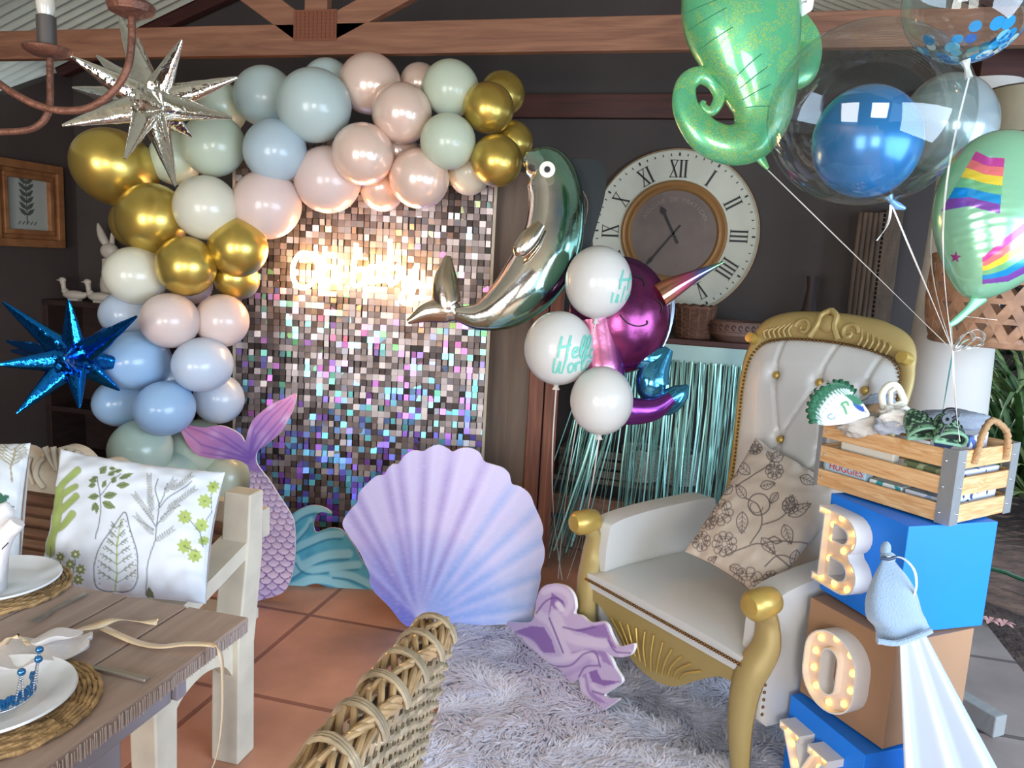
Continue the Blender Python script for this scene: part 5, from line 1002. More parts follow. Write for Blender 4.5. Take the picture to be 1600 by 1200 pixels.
def letter(chx, fr, x0, z0, H, depth, lab):
    cn, a, b_ = fr; X = -b_; o_ = cn+b_*SB-a*.0005; oo = o_+X*x0+ZA*z0; Nn = -a; loops, bulbs = GL[chx]; L_ = [[(q[0]*H*WX, q[1]*H) for q in lp] for lp in loops]; bulbs = [(q[0]*WX, q[1]) for q in bulbs]
    t = thing('marquee_letter', o_+X*(x0+.1)+ZA*z0, lab, 'light up letter', 'lit marquee letters')
    rm = MB(); INS = []
    for li, lp in enumerate(L_):
        n = len(lp); A_ = np.array(lp); ar_ = sum(A_[i][0]*A_[(i+1) % n][1]-A_[(i+1) % n][0]*A_[i][1] for i in range(n)); sg = 1 if ar_ > 0 else -1; sg = sg if li == 0 else -sg; ins = []
        for i in range(n):
            d0 = A_[i]-A_[i-1]; d1 = A_[(i+1) % n]-A_[i]; n0 = np.array((-d0[1], d0[0]))/(np.linalg.norm(d0)+1e-9); n1 = np.array((-d1[1], d1[0]))/(np.linalg.norm(d1)+1e-9); nm = n0+n1; nm = nm/(np.linalg.norm(nm)+1e-9); ins.append(A_[i]+nm*sg*.0042/max(.5, nm@n0))
        INS.append([tuple(q) for q in ins]); V = []
        for q, r2 in zip(A_, ins):
            V += [oo+X*q[0]+ZA*q[1], oo+X*q[0]+ZA*q[1]+Nn*depth, oo+X*r2[0]+ZA*r2[1]+Nn*depth, oo+X*r2[0]+ZA*r2[1]+Nn*depth*.6]
        rm.add(V, [(i*4+k, i*4+k+1, ((i+1) % n)*4+k+1, ((i+1) % n)*4+k) for i in range(n) for k in range(3)])
    MB().prism(INS, oo, X, ZA, Nn, .001, depth*.62).build('letter_face', M_inner, t, smooth=False)
    rm.build('letter_rim', MB_lt, t, auto=50)
    for q in bulbs: MB().ball(oo+X*q[0]*H+ZA*q[1]*H+Nn*(depth*.62+.004), (.0085, .0085, .010), 12, 8).build('bulb', M_bulb, t)
letter('B', fB, .022, .672, .228, .055, 'lit white marquee letter B with warm bulbs on the top blue box')
letter('O', fO, .050, .350, .232, .055, 'lit white marquee letter O with warm bulbs on the kraft box')
letter('Y', fY, .030, .020, .235, .055, 'lit white marquee letter Y with warm bulbs on the lowest blue box')
# small blue towelling pouch hung at the box corner, white drape below
pc = thing('towelling_pouch', P(1400, 1002, 1.84), 'grey blue towelling pouch tied with white ribbon at the top blue box corner', 'pouch')
M_tow = mat('grey blue towelling', '8298ae', .95, bump=(240, .8, .004), sheen=.6)
def pouch():
    L_ = [(1383, 864), (1376, 880), (1364, 905), (1354, 938), (1356, 965), (1370, 982), (1371, 1003)]; R_ = [(1392, 864), (1400, 880), (1416, 900), (1430, 925), (1440, 955), (1448, 968), (1455, 984)]
    L_ = catmull(L_, 6); R_ = catmull(R_, 6); n = 28; v = []; m_ = len(L_)
    for i in range(m_):
        a = P(*L_[i], 1.86); b_ = P(*R_[i], 1.86); c_ = (a+b_)/2; hw = np.linalg.norm(b_-a)/2
        for k in range(n): an = 2*pi*k/n; wv_ = 1+.05*math.sin(5*an+i*.12)*min(1, i/8); v.append(c_+(b_-a)/2*math.cos(an)*wv_-_f*math.sin(an)*min(hw*.5, .045)*wv_)
    f = [(i*n+k, i*n+(k+1) % n, (i+1)*n+(k+1) % n, (i+1)*n+k) for i in range(m_-1) for k in range(n)]+[tuple(range(n)), tuple((m_-1)*n+k for k in range(n))[::-1]]; return MB().add(v, f)
pouch().build('pouch_body', M_tow, pc)
MB().tube(catmull([P(1371, 1002, 1.815), P(1400, 1005, 1.81), P(1430, 996, 1.81), P(1455, 985, 1.815)], 5), .007, 8).build('hem', M_tow, pc)
MB().ball(P(1384, 858, 1.86), (.012, .012, .019), 12, 10).ball(P(1388, 870, 1.855), (.018, .016, .012), 12, 8).build('gathered_top', M_tow, pc)
q = [P(x, y, 1.83+.02*t) for t, (x, y) in enumerate(catmull([(1386, 870), (1410, 872), (1428, 890), (1432, 915), (1426, 938)], 6)) for t in [math.sin(t/3)]]; MB().ribbon(q, .010, [_f*.6+_r*.8]*len(q), .001).build('ribbon_loop', M_rib, pc)
MB().tube([P(1376, 872, 1.84), P(1388, 874, 1.835), P(1400, 871, 1.84)], .004, 8).build('ribbon_knot', mat('navy ribbon', '27364f', .4), pc)
v = []; nr, nc = 40, 60
for i in range(nr+1):
    t = i/nr; y = 975+(1560-975)*t; d_ = 1.885-.11*t
    a = P(1403+4*t, y, d_); b_ = P(1440+(1760-1440)*t**1.02, y-10*t, d_+.10+.0*t)
    for k in range(nc+1): s_ = k/nc; wv_ = math.sin(s_*pi*5.2+.6)*(.010+.060*t)+.02*t*math.sin(s_*13+2); q = a+(b_-a)*s_-_f*vv((1, 1, 0))*wv_; q[2] = max(q[2], .035+.006*math.sin(s_*40)); v.append(q)
f = [(i*(nc+1)+k, i*(nc+1)+k+1, (i+1)*(nc+1)+k+1, (i+1)*(nc+1)+k) for i in range(nr) for k in range(nc)]; o = MB().add(v, f).build('white_drape', mat('white satin drape', 'b2b8c4', .6), None, auto=180); sm = o.modifiers.new('thick', 'SOLIDIFY'); sm.thickness = .002
tag(o, 'white cloth draped from the pouch down over the box corners to the floor', 'drape')
# ================================================================= WOODEN CRATE AND GIFTS
C0, CL, CR_ = PZ(1480, 822, .928), PZ(1275, 757, .928), PZ(1575, 800, .928); ca = unit(CR_-C0); cb_ = vv((-ca[1], ca[0], 0)); LW, LD, LH = .30, .41, .205
ct = thing('wooden_crate', C0+ca*LW/2+cb_*LD/2, 'pine slatted crate full of baby gifts on top of the blue box', 'crate')
M_pine = mat('pine slat', 'd9b586', .5, wood=('bd8a56', 2.6, 3), stretch=(2, 2, 22)); M_mtl = mat('dull steel corner', '9a9c9c', .42, .55, bump=(40, .15))
def CC(x, y, z): return C0*vv((1, 1, 0))+ca*x+cb_*y+ZA*(.930+z)
for k in range(3):
    z = .028+k*.0745
    MB().box(CC(0, LD/2, z), (.011, LD, .050), (ca, cb_, ZA)).build('slat', M_pine, ct, smooth=False, bevel=.002); MB().box(CC(LW, LD/2, z), (.011, LD, .050), (ca, cb_, ZA)).build('slat', M_pine, ct, smooth=False, bevel=.002)
    MB().box(CC(LW/2, 0, z), (LW-.012, .011, .050), (ca, cb_, ZA)).build('slat', M_pine, ct, smooth=False, bevel=.002); MB().box(CC(LW/2, LD, z), (LW-.012, .011, .050), (ca, cb_, ZA)).build('slat', M_pine, ct, smooth=False, bevel=.002)
MB().box(CC(LW/2, LD/2, .006), (LW-.02, LD-.02, .008), (ca, cb_, ZA)).build('base_board', M_pine, ct, smooth=False)
for x, y in ((0, 0), (LW, 0), (0, LD), (LW, LD)):
    sx_, sy_ = (-1 if x == 0 else 1), (-1 if y == 0 else 1); b = MB().box(CC(x+sx_*.0065, y-sy_*(.013 if y == 0 else .001), LH/2), (.002, .040 if y == 0 else .012, LH), (ca, cb_, ZA)).box(CC(x-sx_*.013, y+sy_*.0065, LH/2), (.040, .002, LH), (ca, cb_, ZA)); cbk = b.build('corner_bracket', M_mtl, ct, smooth=False)
    rv = MB()
    for k in range(3): z = .03+k*.071; rv.ball(CC(x+sx_*.008, y-sy_*.022, z), .0035, 8, 6); rv.ball(CC(x-sx_*.022, y+sy_*.008, z), .0035, 8, 6)
    rv.build('rivet', mat('bright rivet', 'c8cccc', .25, .9), cbk)
hp = catmull([CC(.07, -.008, .165), CC(.075, -.012, .20), CC(.09, -.01, .245), CC(.15, .0, .275), CC(.21, -.01, .245), CC(.225, -.012, .20), CC(.23, -.008, .165)], 8); hb = MB().tube(hp, [.009+.0016*math.sin(i*2.4) for i in range(len(hp))], 10); hb.build('rope_handle', mat('jute rope', 'a37f58', .85, bump=(90, .8, .006)), ct)
# folded crochet edged blanket
M_croc = mat('green crochet wool', '2f6b4d', .9, bump=(220, 1, .006)); t = thing('crochet_cloth', CC(.07, .34, .20), 'white printed cloth with a dark green crochet edge at the crate left end', 'baby cloth')
tri = [(1275, 662), (1268, 636), (1290, 602), (1316, 600), (1338, 618), (1362, 648), (1345, 655), (1310, 662)]
bo = P(1310, 650, 2.16)
def crc(p):
    c = Paint(p, rgb(204, 208, 216)); c.line(catmull([(1320, 645), (1316, 635), (1312, 630), (1320, 627), (1323, 632)], 4), 1.8, rgb(84, 140, 92)); c.poly([(1330, 627), (1336, 625), (1338, 631), (1350, 636), (1355, 645), (1346, 643), (1340, 640), (1333, 634)], rgb(42, 78, 148)); c.line([(1297+5*math.cos(t_), 650+4*math.sin(t_)) for t_ in np.linspace(0, 5, 12)], .8, rgb(84, 130, 150)); c.line(catmull([(1272, 664), (1268, 638), (1290, 606), (1316, 602), (1342, 620)], 5), 13, rgb(50, 106, 78), 2)
    for k in range(26): x, y = catmull([(1272, 664), (1268, 638), (1290, 606), (1316, 602), (1342, 620)], 6)[min(k, 23)]; c.line([(x, y), (x+15+k*.1, y+12)], 1.0, rgb(30, 70, 52), 1, .8); c.line([(x+8, y+6), (x+17, y+14)], 1.0, rgb(232, 236, 238), 1, .8)
    return c.c
bb = sheet([( (PP(x, y, bo, fdir)-bo)@wdir, (PP(x, y, bo, fdir)-bo)@ZA) for x, y in catmull(tri, 4, True)], bo, wdir, ZA, fdir, .003, .03, lambda p, w: crc(proj(w)), lambda p: .012*np.cos(p[:, 0]*30)); bb.build('printed_cloth', mat('baby print cotton', attr=True, rough=.8), t)
for off in (0, -5):
    q = catmull([(1271, 660-off*.2), (1267+off*.3, 640), (1276+off*.2, 618+off*.6), (1296, 604+off*.6), (1317, 602+off*.6), (1334, 614+off*.4)], 8); MB().tube([P(x, y, 2.15-off*.008) for x, y in q], [.010+.0035*math.sin(i*1.9) for i in range(len(q))], 8).build('crochet_edge', M_croc, t)
def lump(name, px, py, d, r_, m_, lab, cat, amp=.28, grp=None, seed=1, sq=(1, 1, 1)):
    c = P(px, py, d); b = MB().ball((0, 0, 0), 1, 30, 20); V = []
    for q in b.v:
        u_ = vv(q); k = 1+amp*noise.noise(Vector(u_*1.8)+Vector((seed, 0, 0)))+amp*.5*noise.noise(Vector(u_*4.5)+Vector((0, seed, 0))); V.append(tuple(c+(_r*u_[0]*r_*sq[0]+_u*u_[2]*r_*sq[2]-_f*u_[1]*r_*sq[1])*k))
    b.v = V; return tag(b.build(name, m_, None, auto=180), lab, cat, grp)
lump('baby_blanket', 1345, 664, 2.24, .055, mat('beige muslin', 'b9b3a8', .9, bump=(60, .4)), 'crumpled beige grey baby blanket in the crate beside the crochet cloth', 'blanket', .4, sq=(1.3, .9, .6), seed=3)
lump('folded_towel', 1374, 628, 2.28, .045, mat('grey blue towel', '8f9dad', .9, bump=(140, .5)), 'rolled grey blue towel standing at the back of the crate', 'towel', .25, sq=(1.0, .7, .55), seed=5)
lump('stuffed_cloth', 1372, 645, 2.26, .040, mat('tan fleece', 'b79a7e', .95, bump=(140, .5)), 'tan fleece bundle in the crate below the grey blue towel', 'cloth', .2, sq=(1.1, .8, .7), seed=6)
lump('wrapping_paper', 1402, 650, 2.16, .045, mat('white tissue paper', 'dcdad4', .7, bump=(30, .8)), 'crumpled white paper in the middle of the crate', 'paper', .55, sq=(1, .8, .6), seed=8)
lump('baby_vest', 1397, 664, 2.17, .045, mat('pale grey jersey', 'a9b0bb', .9, bump=(100, .3)), 'pale grey baby vest in the crate before the clogs', 'clothing', .4, sq=(1.2, .8, .6), seed=9)
lump('grey_blanket', 1480, 658, 2.28, .085, mat('grey knit', '8d94a0', .95, bump=(120, .5)), 'folded grey knitted blanket at the back of the crate behind the clogs', 'blanket', .15, sq=(1.5, .8, .42), seed=11)
# white plastic ring handle
q = catmull([P(1382, 640, 2.2), P(1378, 618, 2.2), P(1388, 603, 2.2), P(1402, 604, 2.2), P(1414, 628, 2.2)], 6); hg = thing('white_hanger', q[0], 'white plastic looped handle sticking up from the middle of the crate', 'handle'); MB().tube(q, .010, 10).build('loop', mat('ivory plastic', 'dcd8c8', .4), hg); MB().tube([P(1380, 640, 2.2), P(1392, 636, 2.19), P(1414, 628, 2.2)], .009, 10).build('crossbar', MATS['ivory plastic'], hg)
MB().tube([P(1392, 636, 2.19), P(1392, 612, 2.19), P(1399, 607, 2.19)], .006, 8).build('middle_bar', MATS['ivory plastic'], hg)
# clogs
M_cam = mat('camouflage green foam', '5c7f60', .6); _N = M_cam.node_tree.nodes; _L = M_cam.node_tree.links
_t = _N.new('ShaderNodeTexNoise'); _t.inputs['Scale'].default_value = 48; _c = _N.new('ShaderNodeTexCoord'); _L.new(_c.outputs['Object'], _t.inputs[0]); _rp = _N.new('ShaderNodeValToRGB'); _rp.color_ramp.interpolation = 'CONSTANT'
for i, (p_, c_) in enumerate(((.0, '1f3a30'), (.44, '5a8460'), (.52, '8fb391'), (.58, '2f5242'))):
    e = _rp.color_ramp.elements[i] if i < 2 else _rp.color_ramp.elements.new(p_); e.position = p_; e.color = (*hx(c_), 1)
_L.new(_t.outputs['Fac'], _rp.inputs[0]); _L.new(_rp.outputs[0], _N['Principled BSDF'].inputs['Base Color'])
def clog(px, py, d, ang, lab):
    c = P(px, py, d); X = unit(wdir*math.cos(ang)+ZA*math.sin(ang)*1); Y = unit(np.cross(fdir, X)); Y = Y if Y[2] > 0 else -Y; Fd = fdir
    t = thing('clog_shoe', c-ZA*.05, lab, 'shoe', 'pair of camouflage clogs')
    b = MB(); n = 28; m_ = 16; v = []
    # upper: dome narrowing to the toe, opening toward the camera
    for i in range(m_+1):
        s_ = i/m_; w = .040*(1-.25*s_)*math.sqrt(max(0, 1-(max(0, s_-.35)/.66)**2.2)); h = .034*math.sqrt(max(0, 1-(max(0, s_-.2)/.82)**2)); ce = c+Y*(.055*s_-.015)-Fd*(.07*s_)
        for k in range(n): a = 2*pi*k/n; v.append(ce+X*w*math.cos(a)+(Y*.75+Fd*.65)*h*max(math.sin(a), -.35))
    b.add(v, [(i*n+k, i*n+(k+1) % n, (i+1)*n+(k+1) % n, (i+1)*n+k) for i in range(m_) for k in range(n)]); up_ = b.build('upper', M_cam, t, auto=180); so_ = up_.modifiers.new('thick', 'SOLIDIFY'); so_.thickness = .004
    MB().tube([v[k] for k in range(n)]+[v[0]], .0042, 8, cap=False).build('opening_rim', mat('green foam rim', '6f977a', .6), t)
    hl = MB()
    for i in range(5, 12, 2):
        for k in range(3, 12, 2):
            q = v[i*n+k+(1 if i % 4 == 1 else 0)]; nn3 = unit((Y*.75+Fd*.65)); hl.ball(q+nn3*.002, .0035, 8, 6)
    hl.build('vent_hole', mat('dark vent', '1b2623', .8), t); hs = MB().ball(c+Y*.004-Fd*.004, (.034, .026, .006), 20, 10, (X, (Y*.75+Fd*.65), unit(np.cross(X, Y*.75+Fd*.65)))); hs.build('dark_inside', MATS['dark vent'], t)
clog(1443, 672, 2.06, .12, 'left camouflage green foam clog in the crate, beside the grey vest'); clog(1487, 680, 2.02, -.12, 'right camouflage green foam clog in the crate, beside the rope handle')
hk = thing('shoe_hanger', P(1478, 662, 2.0), 'small black plastic shoe hanger hook between the two clogs', 'hanger')
MB().tube([P(x, y, 2.0) for x, y in catmull([(1478, 662), (1486, 656), (1496, 649), (1492, 640), (1480, 640), (1474, 645)], 6)], .0045, 8).build('hook', mat('black plastic', '1c1e24', .4), hk); MB().lathe([(.013, 0), (.013, .006), (.005, .006), (.005, 0)], 20, P(1478, 655, 2.0), (_r, _u, -_f), closed=True).build('ring', MATS['black plastic'], hk); MB().tube([P(1476, 664, 2.0), P(1468, 680, 2.0)], .003, 8).build('stem', MATS['black plastic'], hk)
def giftbox(name, x, y, z, sx, sy, sz, m_, lab, cat, rot=0):
    a = ca*math.cos(rot)+cb_*math.sin(rot); b_ = vv((-a[1], a[0], 0)); o = MB().box(CC(x, y, z), (sx, sy, sz), (a, b_, ZA)).build(name, m_, None, smooth=False, bevel=.003); return tag(o, lab, cat), a, b_
def blueprint(name, bg_, fg, sc):
    M = mat(name, bg_, .5); N = M.node_tree.nodes; L = M.node_tree.links; t_ = N.new('ShaderNodeTexNoise'); t_.inputs['Scale'].default_value = sc; tc_ = N.new('ShaderNodeTexCoord'); L.new(tc_.outputs['Object'], t_.inputs[0]); r = N.new('ShaderNodeValToRGB'); r.color_ramp.interpolation = 'CONSTANT'; r.color_ramp.elements[0].color = (*hx(bg_), 1); r.color_ramp.elements[1].position = .56; r.color_ramp.elements[1].color = (*hx(fg), 1); L.new(t_.outputs['Fac'], r.inputs[0]); L.new(r.outputs[0], N['Principled BSDF'].inputs['Base Color']); return M
giftbox('gift_carton', .19, .10, .185, .16, .10, .075, blueprint('white and navy print', 'dfe4ee', '4c66a0', 22), 'white carton with small blue print, inside the rope handle end of the crate', 'carton', .2)
pk, a_, b_ = giftbox('nappy_pack', .035, .33, .07, .04, .14, .07, mat('pale blue film', 'a9c6d6', .3), 'pale blue pack of nappies showing between the lower crate slats at the left', 'nappy pack')
lt = MB().add(*text_mesh('HUGGIES', .028, CC(.0145, .325, .0655), -cb_, ZA, -ca, .001)); lt.build('brand_lettering', mat('red lettering', 'c5322f', .4), pk, smooth=False)
lt = MB().add(*text_mesh('pure', .012, CC(.0145, .325, .046), -cb_, ZA, -ca, .001)); lt.build('small_lettering', mat('grey blue lettering', '6c8fa6', .4), pk, smooth=False)
giftbox('baby_wipes', .045, .20, .035, .05, .10, .05, blueprint('teal and white print', 'd8e4e8', '3a9aa4', 30), 'teal and white patterned packet low in the crate middle', 'packet')
giftbox('folded_muslin', .05, .08, .035, .06, .12, .05, blueprint('blue line print', 'c3cfe0', '8aa0c4', 45), 'folded pale blue cloth low in the crate near the steel corner', 'cloth')
giftbox('card_sleeve', .035, .27, .135, .03, .17, .045, mat('ivory card', 'd6d2c6', .6), 'ivory card sleeve between the upper crate slats', 'card')
o = MB().lathe([(.013, 0), (.013, .003), (.001, .003)], 24, CC(.012, .175, .112), (cb_, ZA, -ca)).build('round_sticker', mat('red sticker', 'a83a44', .5)); tag(o, 'round red sticker tag between the upper crate slats', 'sticker')
giftbox('green_garment', .045, .09, .11, .05, .13, .06, blueprint('olive print', '5f6c4c', '9aa583', 30), 'olive green folded garment between the upper slats near the steel corner', 'garment')
giftbox('striped_garment', .17, .04, .07, .2, .04, .13, blueprint('navy and white print', 'c9d3e6', '23406e', 36), 'navy and white folded garment seen through the short side of the crate', 'garment')
# ================================================================= TABLE AND PLACE SETTINGS
M_tab = mat('taupe painted planks', 'a8948a', .5, wood=('98847a', 2.2, 1.5), stretch=(7, .7, 7), bump=(25, .12)); M_leg = mat('lilac grey painted wood', '8f8a94', .55, bump=(20, .1)); M_cream = mat('distressed cream paint', 'c9c0ad', .55, var=(9, .12), bump=(18, .12))
TZ = .75; TX = -.925; TY = 1.43
t = thing('dining_table', (-1.75, .85, 0), 'taupe plank dining table at the lower left with a rough sawn end', 'table')
xs = [TX-.158*k for k in range(12)]
for k in range(11): MB().box(((xs[k]+xs[k+1])/2, .80, TZ-.0175), (.153, 1.26, .035)).build('plank', M_tab, t, smooth=False, bevel=.003)
eg = MB()
for k in range(230): y = .18+k*.0054+random.uniform(-.002, .002); eg.box((TX+.0026, y, TZ-.0175+random.uniform(-.002, .002)), (.0008, random.uniform(.0008, .0022), random.uniform(.018, .031)))
eg.build('saw_marks', mat('pale sawn grain', 'b3a6a2', .8), t, smooth=False)
MB().box((TX-.10, .78, TZ-.085), (.03, 1.0, .10)).build('apron', M_leg, t, smooth=False, bevel=.004); MB().box((-1.85, TY-.13, TZ-.085), (1.7, .03, .10)).build('apron', M_leg, t, smooth=False, bevel=.004)
for x, y in ((TX-.15, 1.12), (TX-.15, .26), (-2.6, 1.12)): MB().box((x, y, .36), (.085, .085, .72)).build('leg', M_leg, t, smooth=False, bevel=.006)
def placemat(c, r_, lab):
    o = thing('placemat', c, lab, 'placemat', 'woven placemats'); b = MB(); n = 90
    for k in range(int(r_/.0085)):
        rr = .008+k*.0085; b.tube([(c[0]+rr*math.cos(2*pi*j/n), c[1]+rr*math.sin(2*pi*j/n), c[2]+.005+.0015*math.sin(j*(1.1 if k % 2 else 1.35)+k)) for j in range(n+1)], [.0045+.0012*math.sin(j*2.3+k) for j in range(n+1)], 6, cap=False)
    b.build('coiled_weave', mat('seagrass', 'a3855c', .8, var=(45, .35), bump=(160, .8, .004)), o); return o
def plate(c, r_, lab):
    return tag(MB().lathe([(.001, .0), (r_*.6, 0), (r_*.66, .004), (r_*.97, .014), (r_, .017), (r_*.985, .021), (r_*.93, .018), (r_*.7, .010), (r_*.62, .007), (.001, .006)], 80, c).build('dinner_plate', mat('white glazed china', 'dfe2e6', .18, coat=.5, bump=(3, .05)), None, auto=60), lab, 'plate', 'white dinner plates')
m1 = PZ(8, 1102, .765); r1 = .135; c1 = vv((PZ(125, 1092, .765)[0]-r1, m1[1], TZ)); 
placemat(c1+ZA*.0005, r1+.036, 'round seagrass placemat under the plate with the tiara'); plate(c1+ZA*.010, r1, 'white dinner plate carrying the tiara, at the lower left corner')
e2 = PZ(82, 915, .765); c2 = vv((e2[0]-.125, e2[1]-.035, TZ)); placemat(c2+ZA*.0005, .158, 'round seagrass placemat under the farther plate, below the cushion'); plate(c2+ZA*.010, .135, 'white dinner plate farther up at the left edge, below the cushions')
M_steel = mat('brushed cutlery steel', 'aaa49e', .33, .75)
o = thing('table_knife', PZ(180, 1045, TZ), 'flat steel knife lying right of the front placemat', 'knife'); kp = [PZ(118, 1038, TZ+.006), PZ(145, 1043, TZ+.006), PZ(190, 1052, TZ+.006), PZ(230, 1062, TZ+.006)]
MB().ribbon(kp[1:], [.010, .012, .014], [unit(np.cross(unit(kp[3]-kp[0]), ZA))]*3, .006).build('handle', M_steel, o, smooth=False, bevel=.0015); MB().ribbon(kp[:2], [.004, .012], [unit(np.cross(unit(kp[3]-kp[0]), ZA))]*2, .002).build('blade', M_steel, o, smooth=False)
o = thing('table_fork', PZ(90, 950, TZ), 'dark steel fork lying beside the farther placemat', 'fork'); kp = [PZ(134, 927, TZ+.006), PZ(110, 938, TZ+.008), PZ(82, 952, TZ+.006), PZ(70, 962, TZ+.004)]
sd2 = unit(np.cross(unit(kp[0]-kp[3]), ZA)); MB().ribbon(kp, [.012, .008, .005, .016], [sd2]*4, .003).build('handle', M_steel, o, smooth=False)
tn = MB(); 
for s_ in (-1, -.33, .33, 1): tn.tube([kp[3]+sd2*s_*.008, PZ(50, 972, TZ+.006)+sd2*s_*.009], .0012, 6)
tn.build('tines', M_steel, o)
# tiara on the front plate
o = thing('toy_tiara', c1+ZA*.02, 'silver and blue toy tiara lying on the front plate', 'tiara'); M_jew = mat('silver tinsel beads', 'd4dae4', .12, 1.); M_jb = mat('blue gem', '1e6fae', .1, .6, coat=1)
cT = PZ(-12, 1090, TZ+.03); cT = vv((cT[0], cT[1], TZ+.032)); rt_ = .062; bnd = MB(); gm = MB()
for k in range(70):
    a = -1.1+2.9*k/69-.6; q = cT+vv((rt_*math.cos(a), rt_*math.sin(a), 0)); bnd.ball(q, .0028, 8, 6)
    if k % 2: gm.ball(q+ZA*(.010+.003*math.sin(k)), (.0045, .0045, .006), 6, 4)
    if k % 3: gm.ball(q+ZA*(.018+.002*math.sin(k)), (.004, .004, .005), 6, 4)
bnd.build('beaded_band', M_jew, o); gm.build('blue_gems', M_jb, o, smooth=False)
for a in (-1.4, -.75, -.1, .5, 1.0):
    q = cT+vv((rt_*math.cos(a), rt_*math.sin(a), 0)); tp = q+ZA*.062+vv((math.cos(a), math.sin(a), 0))*.010; s_ = MB()
    for j in range(14): s_.ball(q+(tp-q)*(j/14)+vv((-math.sin(a), math.cos(a), 0))*.008*(1-j/14), .0022, 6, 5); s_.ball(q+(tp-q)*(j/14)-vv((-math.sin(a), math.cos(a), 0))*.008*(1-j/14), .0022, 6, 5)
    sp_ = s_.build('spire', M_jew, o); MB().ball(tp, .0068, 12, 8).build('blue_stone', M_jb, sp_)
# rolled napkin as wings, ribbon, second place's rolled napkin and glass
M_nap = mat('white paper napkin', 'e3dfe0', .8, transl=.15, bump=(90, .2))
def wing(pxs, z, lab):
    o = thing('paper_wing', PZ(*pxs[0], z), lab, 'napkin', 'white wing napkins'); 
    for k, pl in enumerate(pxs):
        pass
    return o
o = thing('folded_napkin', PZ(70, 1005, TZ), 'white napkin folded like a feathered wing, beside the tiara plate', 'napkin')
def flatpoly(pl, z0, th, tilt=0): 
    L_ = [PZ(x, y, z0)[:2] for x, y in catmull(pl, 4, True)]; return sheet([tuple(q) for q in L_], (0, 0, z0), XA, YA, ZA, .006, .0015, None, lambda p: tilt*(.010+.010*np.sin(p[:, 0]*70+p[:, 1]*40)))
flatpoly([(-40, 1020), (0, 1008), (40, 1000), (90, 993), (125, 992), (143, 990), (144, 998), (136, 1001), (140, 1005), (138, 1012), (126, 1019), (112, 1026), (95, 1033), (72, 1040), (20, 1046), (-40, 1050)], TZ+.022, .002, .6).build('lower_wing', M_nap, o, auto=180)
flatpoly([(48, 1003), (60, 996), (90, 988), (120, 984), (130, 988), (112, 996), (90, 1000), (60, 1008)], TZ+.040, .002, .5).build('upper_wing', M_nap, o, auto=180)
M_sat = mat('cream satin ribbon', 'd9c2a0', .3, coat=.4)
def tabrib(px, w, lab, hang=None):
    pts = [PZ(x, y, z) for x, y, z in px]; pts = catmull(pts, 6); n = len(pts); tn_ = [unit(pts[min(i+1, n-1)]-pts[max(i-1, 0)]) for i in range(n)]
    sd_ = [unit(np.cross(t_, ZA)*(1)+ZA*.5*math.sin(i*.35)) for i, t_ in enumerate(tn_)]; o = MB().ribbon(pts, w, sd_, .0008).build('satin_ribbon', M_sat, None, auto=180); return tag(o, lab, 'ribbon', 'cream satin ribbons')
tabrib([(2, 1012, TZ+.02), (14, 998, TZ+.06), (28, 994, TZ+.075), (38, 1000, TZ+.05), (46, 1008, TZ+.045)], .012, 'cream satin ribbon loop at the left end of the folded napkin')
tabrib([(66, 1000, TZ+.045), (105, 988, TZ+.03), (150, 978, TZ+.02), (180, 968, TZ+.018), (215, 971, TZ+.006), (246, 972, TZ+.004)], .017, 'short cream satin ribbon end pointing to the far table edge')
P_e = PZ(332, 1008, TZ+.012); pts = [PZ(155, 978, TZ+.012), PZ(185, 992, TZ+.012), PZ(215, 1004, TZ+.006), PZ(250, 1010, TZ+.01), PZ(290, 1006, TZ+.014), P_e, P_e+vv((.022, -.006, -.012)), P_e+vv((.026, -.004, -.06)), P_e+vv((.024, -.004, -.16)), P_e+vv((.014, -.01, -.24)), P_e+vv((-.01, -.02, -.30))]
pts = catmull(pts, 6); n = len(pts); sd_ = [unit(np.cross(unit(pts[min(i+1, n-1)]-pts[max(i-1, 0)]), ZA if i < n*.52 else XA)) for i in range(n)]
sd_ = [s_ if s_@sd_[2] > 0 else -s_ for s_ in sd_]
tag(MB().ribbon(pts, [.018]*int(n*.5)+[.014-.009*(i/(n*.5)) for i in range(n-int(n*.5))], sd_, .0008).build('satin_ribbon', M_sat, None, auto=180), 'long cream satin ribbon running over the table edge and hanging down', 'ribbon', 'cream satin ribbons')
o = thing('rolled_napkin', P(5, 860, 1.5), 'white napkin rolled into a cone, standing at the far plate at the left edge', 'napkin')
MB().tube(catmull([P(-12, 905, 1.50), P(-4, 870, 1.50), P(8, 838, 1.49), P(22, 822, 1.48), P(28, 815, 1.48)], 6), list(np.linspace(.02, .014, 25)), 14).build('cone', M_nap, o); MB().tube([P(-20, 880, 1.52), P(-6, 830, 1.52), P(6, 795, 1.52), P(12, 786, 1.52)], [.03, .028, .02, .004], 14).build('fold', M_nap, o)
MB().ribbon([P(3, 858, 1.47), P(8, 853, 1.47), P(13, 848, 1.47)], .003, [_u]*3, .001).build('dark_print', M_blk, o, smooth=False)
gl = thing('small_glass', c2+vv((-.03, .0, .012)), 'clear small patterned glass on the farther plate', 'glass'); gc = PZ(-10, 925, TZ+.02); MB().lathe([(.018, 0), (.026, .004), (.030, .05), (.033, .09), (.030, .09), (.027, .05), (.022, .008), (.001, .006)], 28, gc).build('bowl', mat('frosted clear glass', 'cfd2d6', .2, transl=.3, coat=.6), gl)
